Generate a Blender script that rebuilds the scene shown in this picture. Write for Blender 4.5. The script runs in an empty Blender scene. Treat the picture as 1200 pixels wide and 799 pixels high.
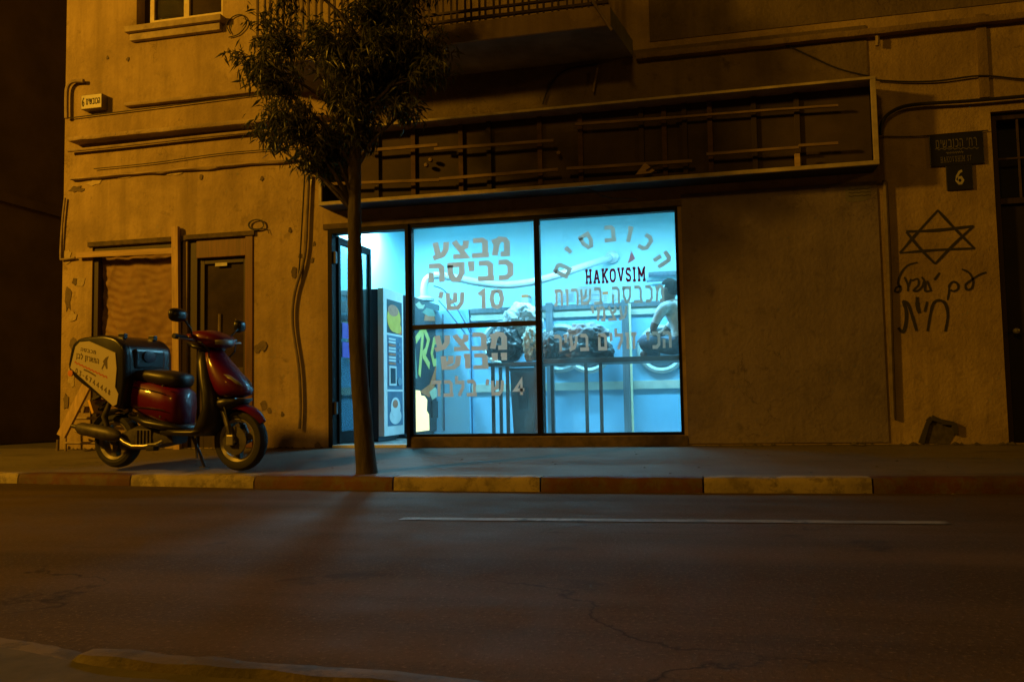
import bpy, bmesh, math, random
import numpy as np
from mathutils import Vector, Matrix, noise
random.seed(7)
R = math.radians
sc = bpy.context.scene
C = sc.collection

# ------------------------------------------------------------------ camera
F, PITCH, YAW, ROLL = 1000.0, R(3.81), R(-13.0), R(-1.06)      # focal length in pixels of a 1200 px wide frame
CAM = Vector((0, -8.0, 0.68))
_cp, _sp, _cy, _sy, _cr, _sr = math.cos(PITCH), math.sin(PITCH), math.cos(YAW), math.sin(YAW), math.cos(ROLL), math.sin(ROLL)
FWD = Vector((_sy*_cp, _cy*_cp, _sp))
_r = Vector((_cy, -_sy, 0)); _u = _r.cross(FWD)
RIGHT = _cr*_r + _sr*_u; UP = -_sr*_r + _cr*_u
cd = bpy.data.cameras.new('camera'); cam = bpy.data.objects.new('camera', cd); C.objects.link(cam)
cd.sensor_width = 36; cd.lens = 36*F/1200; cd.clip_start = .05; cd.clip_end = 500
cam.matrix_world = Matrix(((RIGHT.x, UP.x, -FWD.x, CAM.x), (RIGHT.y, UP.y, -FWD.y, CAM.y), (RIGHT.z, UP.z, -FWD.z, CAM.z), (0, 0, 0, 1)))
sc.camera = cam

# ------------------------------------------------------------------ night sky, exposure
w = bpy.data.worlds.new('World'); sc.world = w; w.use_nodes = True
bg = w.node_tree.nodes['Background']; bg.inputs[0].default_value = (1.0, .50, .16, 1); bg.inputs[1].default_value = .016
sc.view_settings.view_transform = 'Standard'; sc.view_settings.look = 'None'
sc.view_settings.exposure = 0.0; sc.view_settings.gamma = 1.0
sc.cycles.max_bounces = 8; sc.cycles.transparent_max_bounces = 12; sc.cycles.sample_clamp_indirect = 4.0
sc.cycles.caustics_reflective = False; sc.cycles.caustics_refractive = False

# ------------------------------------------------------------------ lamps: the sodium street lamp, two added fill lamps, the shop's tubes
LAMP, FILL_RIGHT, FILL_BACK = Vector((-11.0, -7.2, 6.2)), Vector((13.5, -8.5, 6.2)), Vector((-2.6, -12.5, 7.5))
for p_, e_ in ((LAMP, 3500), (FILL_RIGHT, 260), (FILL_BACK, 520)):                       # street lamp up the street, fills added down the street and behind the viewer
    ld = bpy.data.lights.new('street_and_fill_light', 'POINT')
    ld.energy = e_; ld.color = (1.0, .45, .020); ld.shadow_soft_size = .45
    lo = bpy.data.objects.new('street_and_fill_light', ld); lo.location = p_; C.objects.link(lo)
TUBES = [(-3.95, 1.75, 2.98, 1.2, 175, 1), (-1.6, 1.9, 3.02, 1.2, 108, 0), (.1, 1.9, 3.02, 1.2, 98, 0)]
for (x, y, z, l, e, side) in TUBES:
    d = bpy.data.lights.new('fluorescent_light', 'AREA'); d.shape = 'RECTANGLE'; d.size = l; d.size_y = .1
    d.energy = e; d.color = (.255, .735, 1.0)
    o = bpy.data.objects.new('fluorescent_light', d); o.location = (x, y, z); o.rotation_euler = (0, 0, R(90*side)); C.objects.link(o)

# ------------------------------------------------------------------ helpers
def ray(px, py): return FWD + RIGHT*((px-600)/F) - UP*((py-399.5)/F)
def W(px, py, y=0.0):                      # a point measured in the photograph, on the upright plane y
    d = ray(px, py); return CAM + d*((y-CAM.y)/d.y)
def G(px, py, z=0.0):                      # the same on the level z
    d = ray(px, py); return CAM + d*((z-CAM.z)/d.z)
BASE, KH, KB = .22, .105, -1.72            # wall foot, kerb height, back edge of the kerb
SL = (BASE-KH)/-KB
def pz(y): return BASE + SL*y if y < 0 else BASE
def PV(px, py):                            # on the sloping pavement
    d = ray(px, py); t = (BASE+SL*CAM.y-CAM.z)/(d.z-SL*d.y); return CAM + d*t

def rgb(h): return h if len(h) == 4 else (*h, 1)
class N:
    def __init__(s, name):
        s.m = bpy.data.materials.new(name); s.m.use_nodes = True
        s.t = s.m.node_tree; s.n = s.t.nodes; s.l = s.t.links
        s.b = s.n['Principled BSDF']; s.out = s.n['Material Output']
        s.tc = s.n.new('ShaderNodeTexCoord')
    def add(s, typ, **kw):
        o = s.n.new(typ)
        for k, v in kw.items(): setattr(o, k, v)
        return o
    def noise(s, scale, detail=5, rough=.55, stretch=(1, 1, 1), coord='Object', off=(0, 0, 0)):
        mp = s.add('ShaderNodeMapping'); mp.inputs['Scale'].default_value = stretch; mp.inputs['Location'].default_value = off
        s.l.new(s.tc.outputs[coord], mp.inputs[0])
        nz = s.add('ShaderNodeTexNoise'); nz.inputs['Scale'].default_value = scale; nz.inputs['Detail'].default_value = detail
        nz.inputs['Roughness'].default_value = rough; s.l.new(mp.outputs[0], nz.inputs['Vector']); return nz.outputs['Fac']
    def ramp(s, fac, stops):
        r = s.add('ShaderNodeValToRGB'); e = r.color_ramp.elements
        while len(e) > 1: e.remove(e[0])
        e[0].position, e[0].color = stops[0][0], rgb(stops[0][1])
        for p, c in stops[1:]:
            q = e.new(p); q.color = rgb(c)
        s.l.new(fac, r.inputs[0]); return r.outputs[0]
    def mix(s, fac, a, b, mode='MIX'):
        m = s.add('ShaderNodeMix', data_type='RGBA', blend_type=mode)
        for sock, v in ((m.inputs[0], fac), (m.inputs[6], a), (m.inputs[7], b)):
            if hasattr(v, 'links'): s.l.new(v, sock)
            elif isinstance(v, (int, float)): sock.default_value = v
            else: sock.default_value = rgb(v)
        return m.outputs[2]
    def bump(s, fac, strength, dist):
        b = s.add('ShaderNodeBump'); b.inputs['Strength'].default_value = strength; b.inputs['Distance'].default_value = dist
        s.l.new(fac, b.inputs['Height']); 
        if s.b.inputs['Normal'].links: s.l.new(s.b.inputs['Normal'].links[0].from_socket, b.inputs['Normal'])
        s.l.new(b.outputs[0], s.b.inputs['Normal'])
    def set(s, col=None, rough=.6, metal=0, spec=.5, coat=0):
        if col is not None:
            if hasattr(col, 'links'): s.l.new(col, s.b.inputs['Base Color'])
            else: s.b.inputs['Base Color'].default_value = rgb(col)
        if hasattr(rough, 'links'): s.l.new(rough, s.b.inputs['Roughness'])
        else: s.b.inputs['Roughness'].default_value = rough
        s.b.inputs['Metallic'].default_value = metal; s.b.inputs['Specular IOR Level'].default_value = spec
        s.b.inputs['Coat Weight'].default_value = coat; s.b.inputs['Coat Roughness'].default_value = .08
        return s.m
def simple(name, c1, c2=None, scale=12, rough=.6, metal=0, bump=0, bdist=.004, stretch=(1, 1, 1), coat=0, spec=.5):
    k = N(name)
    if c2 is None: c2 = tuple(v*.72 for v in c1)
    f = k.noise(scale, 6, .6, stretch)
    col = k.ramp(f, [(.32, c2), (.66, c1)])
    if bump: k.bump(f, bump, bdist)
    return k.set(col, rough, metal, spec, coat)

def stucco(name, base, dark, pale, streak=1.0, seed=0.0):
    k = N(name)
    big = k.noise(.9, 6, .62, off=(seed, 0, seed)); fine = k.noise(38, 5, .65); mid = k.noise(6, 7, .66, off=(3+seed, 1, 2))
    col = k.ramp(big, [(.30, dark), (.50, base), (.72, pale)])
    st = k.noise(2.6, 6, .6, (2.4, 1, .16), off=(seed, 2, 0))
    col = k.mix(k.ramp(st, [(.47, (0, 0, 0)), (.70, (.50*streak,)*3)]), col, tuple(v*.45 for v in base))
    col = k.mix(k.ramp(k.noise(1.7, 8, .72, off=(2, seed, 7)), [(.36, (.62,)*3), (.54, (0, 0, 0))]), col, tuple(v*.58 for v in base))
    bl = k.ramp(mid, [(.30, (.85,)*3), (.42, (0, 0, 0))])
    col = k.mix(bl, col, tuple(v*.55 for v in base))
    pk = k.ramp(k.noise(3.3, 8, .7, off=(9, seed, 4)), [(.63, (0, 0, 0)), (.70, (.5,)*3)])
    col = k.mix(pk, col, pale)
    # hairline cracks
    v = k.add('ShaderNodeTexVoronoi', feature='DISTANCE_TO_EDGE'); v.inputs['Scale'].default_value = 1.3
    dn = k.add('ShaderNodeVectorMath', operation='ADD'); nn = k.add('ShaderNodeTexNoise'); nn.inputs['Scale'].default_value = 3.5; nn.inputs['Detail'].default_value = 6
    k.l.new(k.tc.outputs['Object'], nn.inputs['Vector']); k.l.new(k.tc.outputs['Object'], dn.inputs[0]); k.l.new(nn.outputs['Color'], dn.inputs[1]); k.l.new(dn.outputs[0], v.inputs['Vector'])
    cr = k.ramp(v.outputs[0], [(0, (.6,)*3), (.010, (0, 0, 0))])
    msk = k.ramp(k.noise(.8, 3, .5, off=(5, 5, seed)), [(.52, (0, 0, 0)), (.60, (1, 1, 1))])
    col = k.mix(k.mix(1.0, cr, msk, 'MULTIPLY'), col, tuple(v*.3 for v in base))
    k.bump(k.noise(24, 6, .7), .6, .016); k.bump(fine, .5, .008); k.bump(mid, .45, .02); k.bump(big, .35, .05)
    return k.set(col, .92, spec=.2)

M = {}
M['stucco'] = stucco('stucco', (.40, .30, .16), (.27, .20, .11), (.50, .38, .21))
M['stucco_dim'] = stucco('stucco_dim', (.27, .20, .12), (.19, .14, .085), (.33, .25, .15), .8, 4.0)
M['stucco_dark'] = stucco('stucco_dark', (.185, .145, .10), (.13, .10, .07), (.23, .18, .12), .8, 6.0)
M['grey_plaster'] = stucco('grey_plaster', (.215, .178, .205), (.170, .140, .162), (.25, .208, .238), .5, 8.0)
M['pale_plaster'] = stucco('pale_plaster', (.52, .42, .26), (.36, .28, .17), (.60, .50, .33), .3, 3.0)
M['ledge'] = stucco('ledge', (.40, .31, .20), (.22, .17, .11), (.50, .40, .27), .6, 2.0)
M['sill'] = simple('sill_concrete', (.42, .34, .23), (.24, .19, .13), 9, .9, bump=.4)
M['lintel'] = simple('lintel', (.12, .088, .058), (.055, .042, .03), 14, .9, bump=.5)
M['underside'] = simple('balcony_soffit', (.30, .31, .30), (.16, .16, .15), 3, .9, bump=.4)
def asphalt():
    k = N('asphalt')
    g = k.noise(58, 4, .8); m = k.noise(24, 6, .7); b = k.noise(.55, 5, .6, (.45, 1, 1)); t = k.noise(1.0, 4, .55, (.12, 1.6, 1))
    col = k.ramp(b, [(.3, (.064, .044, .025)), (.7, (.110, .076, .045))])
    col = k.mix(k.ramp(t, [(.42, (.55,)*3), (.6, (0, 0, 0))]), col, (.036, .027, .017))
    col = k.mix(k.ramp(g, [(.56, (0, 0, 0)), (.70, (.75,)*3)]), col, (.21, .155, .10))
    col = k.mix(k.ramp(g, [(.30, (.7,)*3), (.42, (0, 0, 0))]), col, (.014, .012, .010))
    col = k.mix(k.ramp(k.noise(9, 6, .7), [(.66, (0, 0, 0)), (.72, (.5,)*3)]), col, (.085, .070, .055))
    v = k.add('ShaderNodeTexVoronoi', feature='DISTANCE_TO_EDGE'); v.inputs['Scale'].default_value = .42
    dn = k.add('ShaderNodeVectorMath', operation='ADD'); nn = k.add('ShaderNodeTexNoise'); nn.inputs['Scale'].default_value = 2.2; nn.inputs['Detail'].default_value = 7
    k.l.new(k.tc.outputs['Object'], nn.inputs['Vector']); k.l.new(k.tc.outputs['Object'], dn.inputs[0]); k.l.new(nn.outputs['Color'], dn.inputs[1]); k.l.new(dn.outputs[0], v.inputs['Vector'])
    crk = k.mix(1.0, k.ramp(v.outputs[0], [(0, (.8,)*3), (.006, (0, 0, 0))]), k.ramp(k.noise(.5, 3, .5, off=(3, 1, 0)), [(.50, (0, 0, 0)), (.60, (1, 1, 1))]), 'MULTIPLY')
    col = k.mix(crk, col, (.010, .009, .008))
    col = k.mix(k.ramp(k.noise(1.3, 5, .6, off=(8, 2, 0)), [(.64, (0, 0, 0)), (.70, (.55,)*3)]), col, (.022, .019, .017))
    k.bump(m, .35, .008); k.bump(g, .8, .006)
    return k.set(col, k.ramp(k.noise(2.2, 5, .6), [(.3, (.72,)*3), (.7, (.92,)*3)]), spec=.10)
M['asphalt'] = asphalt()
def paving():
    k = N('pavement_concrete')
    b = k.noise(1.4, 7, .65, (.5, 1.2, 1)); f = k.noise(60, 5, .7); s = k.noise(4.5, 7, .7, (.35, 1, 1))
    col = k.ramp(b, [(.3, (.080, .068, .054)), (.7, (.145, .122, .096))])
    col = k.mix(k.ramp(s, [(.34, (.7,)*3), (.46, (0, 0, 0))]), col, (.05, .046, .042))
    col = k.mix(k.ramp(f, [(.34, (.5,)*3), (.45, (0, 0, 0))]), col, (.05, .046, .042))
    k.bump(f, .5, .005); k.bump(s, .4, .01)
    return k.set(col, .78, spec=.4)
M['paving'] = paving()
def kerbpaint(name, paint, worn, amount):
    k = N(name)
    a = k.noise(7, 8, .72); f = k.noise(55, 4, .6)
    col = k.ramp(a, [(amount-.05, worn), (amount+.05, paint)])
    col = k.mix(k.ramp(k.noise(2.2, 5, .6, off=(4, 4, 4)), [(.40, (.6,)*3), (.58, (0, 0, 0))]), col, tuple(v*.5 for v in paint))
    col = k.mix(k.ramp(f, [(.62, (0, 0, 0)), (.74, (.5,)*3)]), col, (.07, .06, .05))
    k.bump(f, .5, .005); k.bump(a, .5, .012)
    return k.set(col, .75, spec=.4)
M['kerb_white'] = kerbpaint('kerb_white', (.30, .25, .155), (.13, .108, .08), .47)
M['kerb_red'] = kerbpaint('kerb_red', (.085, .030, .020), (.085, .062, .048), .49)
M['kerb_bare'] = kerbpaint('kerb_bare', (.115, .085, .05), (.045, .036, .026), .48)
M['road_paint'] = kerbpaint('road_paint', (.20, .19, .165), (.05, .046, .04), .46)
M['near_paving'] = simple('near_paving', (.075, .062, .048), (.036, .031, .026), 6, .9, bump=.6, bdist=.01)
M['dark_metal'] = simple('dark_metal', (.017, .013, .010), (.010, .008, .006), 5, .7, .2, .3)
M['alley'] = simple('alley_wall', (.20, .155, .105), (.12, .095, .065), 1.5, .95, bump=.5, bdist=.02)
M['alley_gate'] = simple('alley_gate_paint', (.13, .10, .07), (.085, .065, .045), 3, .8, .2, .3)
M['black_frame'] = simple('black_frame', (.005, .005, .006), (.003, .003, .004), 20, .6, 0, spec=.15)
M['brown_rail'] = simple('brown_rail', (.035, .026, .02), (.02, .016, .013), 20, .6, spec=.2)
M['wood_red'] = simple('wood_redbrown', (.15, .058, .026), (.075, .030, .016), 5, .55, bump=.3, stretch=(6, 6, .5))
M['wood_dark'] = simple('wood_dark', (.045, .026, .016), (.022, .014, .010), 5, .6, bump=.3, stretch=(6, 6, .5))
M['timber'] = simple('raw_timber', (.50, .36, .20), (.32, .22, .12), 5, .8, bump=.3, stretch=(.6, 6, 6))
M['timber_up'] = simple('raw_timber_upright', (.56, .40, .21), (.34, .24, .13), 5, .8, bump=.3, stretch=(6, 6, .6))
M['timber_grey'] = simple('weathered_timber', (.30, .21, .135), (.15, .105, .07), 6, .85, bump=.4, stretch=(.8, 6, 6))
M['rib'] = simple('rusty_rib', (.12, .070, .045), (.06, .036, .024), 9, .85, bump=.4)
M['sign_back'] = simple('sign_backboard', (.075, .052, .040), (.034, .025, .019), 2.2, .85, bump=.3)
M['sign_frame'] = simple('sign_frame_metal', (.50, .43, .32), (.30, .25, .18), 7, .6, 0, .3)
M['sign_under'] = simple('sign_underside', (.040, .037, .036), (.024, .023, .022), 4, .8)
M['cable'] = simple('cable_rubber', (.018, .016, .015), (.012, .011, .010), 20, .6)
M['pipe_pale'] = simple('pipe_pale', (.36, .28, .18), (.20, .15, .10), 9, .6, .1)
M['pipe_grey'] = simple('pipe_grey', (.20, .155, .105), (.11, .085, .06), 9, .7, .1)
M['iron'] = simple('rail_iron', (.10, .07, .045), (.05, .035, .025), 9, .7, .3)
M['white_frame'] = simple('window_frame_paint', (.66, .56, .40), (.46, .38, .27), 12, .5)
M['sign_blue'] = simple('enamel_blue', (.020, .022, .050), (.015, .016, .035), 8, .35)
M['sign_white'] = simple('enamel_white', (.50, .47, .42), (.36, .34, .30), 18, .4)
M['sign_pale'] = simple('enamel_pale', (.15, .14, .13), (.10, .09, .085), 18, .5)
M['paper'] = simple('paper', (.62, .60, .55), (.48, .46, .42), 14, .8)
M['ink'] = simple('ink', (.05, .045, .04), (.04, .035, .03), 14, .8)
M['box_ink'] = simple('box_ink', (.10, .075, .05), (.07, .05, .035), 14, .7)
M['red_ink'] = simple('red_ink', (.45, .10, .04), (.35, .08, .03), 14, .7)
M['spray'] = simple('spray_paint', (.030, .028, .027), (.020, .019, .018), 30, .7)
M['lamp_case'] = simple('lamp_case', (.20, .165, .10), (.15, .12, .08), 15, .4)
M['bark'] = simple('bark', (.070, .052, .034), (.028, .021, .015), 10, .9, bump=.9, bdist=.014, stretch=(2, 2, .45))
M['debris'] = simple('debris', (.10, .085, .065), (.05, .042, .034), 20, .95, bump=.6)
def leafmat():
    k = N('leaf')
    col = k.ramp(k.noise(2.0, 3, .5), [(.3, (.036, .040, .012)), (.7, (.100, .096, .032))])
    m = k.set(col, .36, spec=.45)
    tr = k.add('ShaderNodeBsdfTranslucent'); tr.inputs[0].default_value = (.06, .09, .02, 1)
    mx = k.add('ShaderNodeMixShader'); mx.inputs[0].default_value = .22
    k.l.new(k.b.outputs[0], mx.inputs[1]); k.l.new(tr.outputs[0], mx.inputs[2]); k.l.new(mx.outputs[0], k.out.inputs[0]); return m
M['leaf'] = leafmat()
def glass(name, tint=(.93, .97, .97), haze=.05, refl=.06, rough=.02, speck=0):
    k = N(name)
    t = k.add('ShaderNodeBsdfTransparent'); t.inputs[0].default_value = rgb(tint)
    g = k.add('ShaderNodeBsdfGlossy'); g.inputs['Roughness'].default_value = rough
    tl = k.add('ShaderNodeBsdfTranslucent'); tl.inputs[0].default_value = (.8, .82, .8, 1)
    f = k.add('ShaderNodeFresnel'); f.inputs[0].default_value = 1.45
    m1 = k.add('ShaderNodeMixShader'); m2 = k.add('ShaderNodeMixShader')
    ng = k.ramp(k.noise(2.2, 7, .65, (1, 1, .55)), [(.35, (haze*.25,)*3), (.62, (haze,)*3), (.80, (haze*2.2,)*3)])
    k.l.new(ng, m1.inputs[0]); k.l.new(t.outputs[0], m1.inputs[1]); k.l.new(tl.outputs[0], m1.inputs[2])
    mul = k.add('ShaderNodeMath', operation='MULTIPLY'); mul.inputs[1].default_value = refl/.04*.35; k.l.new(f.outputs[0], mul.inputs[0])
    k.l.new(mul.outputs[0], m2.inputs[0]); k.l.new(m1.outputs[0], m2.inputs[1]); k.l.new(g.outputs[0], m2.inputs[2])
    if speck:
        b = k.add('ShaderNodeBump'); b.inputs['Strength'].default_value = 1; b.inputs['Distance'].default_value = .01
        k.l.new(k.noise(70, 2, .5), b.inputs['Height']); k.l.new(b.outputs[0], g.inputs['Normal'])
    k.l.new(m2.outputs[0], k.out.inputs[0]); return k.m
M['shop_glass'] = glass('shop_glass', haze=.050)
M['door_glass'] = glass('door_glass', (.70, .80, .84), haze=.05)
M['dark_glass'] = simple('dark_glass', (.050, .036, .020), (.028, .020, .012), 6, .16, spec=.6)
k = N('obscure_glass'); k.bump(k.noise(85, 2, .5), 1.0, .02); M['obscure_glass'] = k.set((.02, .016, .011), .12, spec=.8)
def sticker(name, col, trans, amt):
    k = N(name); f = k.noise(16, 5, .6)
    k.set(k.ramp(f, [(.3, tuple(v*.82 for v in col)), (.7, col)]), .6, spec=.25)
    tr = k.add('ShaderNodeBsdfTranslucent'); tr.inputs[0].default_value = rgb(trans)
    mx = k.add('ShaderNodeMixShader'); mx.inputs[0].default_value = amt
    k.l.new(k.b.outputs[0], mx.inputs[1]); k.l.new(tr.outputs[0], mx.inputs[2]); k.l.new(mx.outputs[0], k.out.inputs[0]); return k.m
M['letter'] = sticker('letter_vinyl', (.74, .72, .70), (1.0, .82, .72), .62)
M['letter_red'] = sticker('letter_red', (.32, .015, .05), (.65, .02, .09), .45)
M['pink'] = sticker('sticker_pink', (.60, .38, .40), (1.0, .55, .55), .7)
M['sheet'] = sticker('plastic_sheet', (.30, .19, .10), (.3, .2, .1), .10)
M['cyan_wall'] = simple('shop_wall_paint', (.52, .80, .84), (.47, .75, .80), 1.2, .7)
M['shop_floor'] = simple('shop_floor', (.34, .36, .36), (.22, .24, .25), 5, .35)
M['machine_blue'] = simple('machine_blue', (.26, .56, .80), (.23, .52, .75), 2, .45)
M['machine_pale'] = simple('machine_pale', (.55, .60, .52), (.42, .47, .42), 5, .45)
M['steel'] = simple('steel', (.30, .38, .44), (.20, .26, .31), 6, .35, .7, stretch=(6, 6, .4))
M['ring'] = simple('door_ring', (.62, .70, .70), (.5, .58, .58), 9, .35, .2)
M['port_glass'] = simple('port_glass', (.10, .17, .22), (.05, .09, .12), 4, .15)
M['black_plastic'] = simple('black_plastic', (.020, .020, .023), (.013, .013, .015), 25, .42)
M['machine_dark'] = simple('vending_side', (.020, .028, .042), (.014, .020, .030), 5, .5)
M['machine_white'] = simple('vending_white', (.74, .76, .76), (.66, .68, .68), 7, .35)
M['panel_blue'] = simple('panel_blue', (.09, .17, .27), (.06, .12, .20), 5, .35)
M['yellow'] = simple('print_yellow', (.80, .52, .05), (.70, .40, .03), 9, .4)
M['print_gold'] = simple('print_gold', (.85, .72, .18), (.75, .60, .12), 9, .4)
M['orange'] = simple('print_orange', (.80, .22, .05), (.70, .16, .03), 9, .4)
M['cream'] = simple('print_cream', (.75, .70, .48), (.65, .60, .35), 9, .4)
M['coffee'] = simple('print_coffee', (.62, .22, .10), (.48, .15, .06), 20, .4)
M['pblack'] = simple('print_black', (.015, .016, .02), (.01, .011, .014), 20, .35)
M['purple'] = simple('print_purple', (.16, .12, .62), (.12, .09, .5), 12, .5)
M['green_soft'] = simple('print_green', (.30, .42, .30), (.22, .33, .24), 9, .5)
k = N('lit_panel'); k.b.inputs['Emission Color'].default_value = (1, .90, .36, 1); k.b.inputs['Emission Strength'].default_value = 1.25; M['lit_panel'] = k.set((.8, .7, .35), .4)
M['duct'] = simple('duct_white', (.76, .78, .76), (.66, .69, .69), 18, .5)
M['bag_black'] = simple('bag_black', (.040, .043, .050), (.020, .022, .027), 14, .35, bump=.6, bdist=.02)
M['cloth_grey'] = simple('cloth_grey', (.40, .42, .46), (.18, .20, .24), 9, .7, bump=.7, bdist=.02)
M['cloth_white'] = simple('cloth_white', (.82, .84, .84), (.66, .69, .71), 7, .7, bump=.7, bdist=.02)
M['cloth_print'] = simple('cloth_print', (.62, .66, .58), (.25, .33, .26), 24, .7, bump=.6, bdist=.02)
M['table_dark'] = simple('table_dark', (.055, .042, .034), (.035, .027, .022), 9, .5, stretch=(.5, 4, 4))
M['leg_brown'] = simple('leg_brown', (.085, .062, .052), (.055, .04, .034), 9, .5)
M['bin_grey'] = simple('bin_grey', (.085, .095, .105), (.05, .058, .065), 6, .5)
M['skin'] = simple('skin', (.20, .11, .08), (.16, .088, .062), 12, .5)
M['shirt'] = simple('shirt_grey', (.66, .68, .68), (.42, .45, .46), 11, .9, bump=1.0, bdist=.03, stretch=(1, 1, .6))
M['jeans'] = simple('jeans', (.15, .21, .30), (.07, .10, .16), 14, .85, bump=.5, bdist=.01)
M['hair'] = simple('hair', (.008, .007, .006), (.004, .004, .003), 60, .85, bump=.8, bdist=.01, stretch=(1, 1, .3), spec=.08)
k = N('scooter_red'); d_ = k.noise(5, 8, .7); f_ = k.noise(90, 3, .6)
col = k.ramp(k.noise(3, 4, .5), [(.3, (.085, .0012, .022)), (.7, (.110, .0015, .028))])
col = k.mix(k.ramp(d_, [(.56, (0, 0, 0)), (.76, (.4,)*3)]), col, (.035, .012, .012)); col = k.mix(k.ramp(f_, [(.66, (0, 0, 0)), (.74, (.5,)*3)]), col, (.06, .05, .04))
M['scooter_red'] = k.set(col, k.ramp(d_, [(.4, (.32,)*3), (.7, (.6,)*3)]), spec=.3, coat=.35)
M['scooter_black'] = simple('scooter_black', (.014, .013, .013), (.010, .009, .009), 16, .38)
M['box_black'] = simple('box_black', (.013, .014, .016), (.009, .010, .011), 9, .30)
M['box_panel'] = simple('box_panel', (.44, .39, .33), (.37, .33, .27), 3, .55)
M['seat_vinyl'] = simple('seat_vinyl', (.020, .016, .013), (.02, .016, .013), 20, .42, bump=.2)
M['rubber'] = simple('tyre_rubber', (.014, .013, .012), (.009, .008, .008), 30, .8, bump=.4)
M['spoke'] = simple('spoke_alloy', (.14, .13, .12), (.09, .085, .08), 9, .45, .5)
M['rim'] = simple('rim_alloy', (.38, .35, .30), (.27, .25, .22), 9, .38, .65)
M['chrome'] = simple('chrome', (.34, .33, .31), (.24, .23, .21), 9, .34, .8)
M['engine'] = simple('engine_metal', (.10, .09, .08), (.05, .045, .04), 14, .5, .5)
M['lens_clear'] = simple('lens_clear', (.26, .25, .24), (.2, .19, .18), 14, .12, spec=.8)
M['lens_amber'] = simple('lens_amber', (.60, .22, .03), (.5, .18, .02), 14, .15, spec=.8)
M['mirror'] = simple('mirror_glass', (.5, .52, .55), (.45, .47, .5), 5, .05, 1.0)

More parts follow.
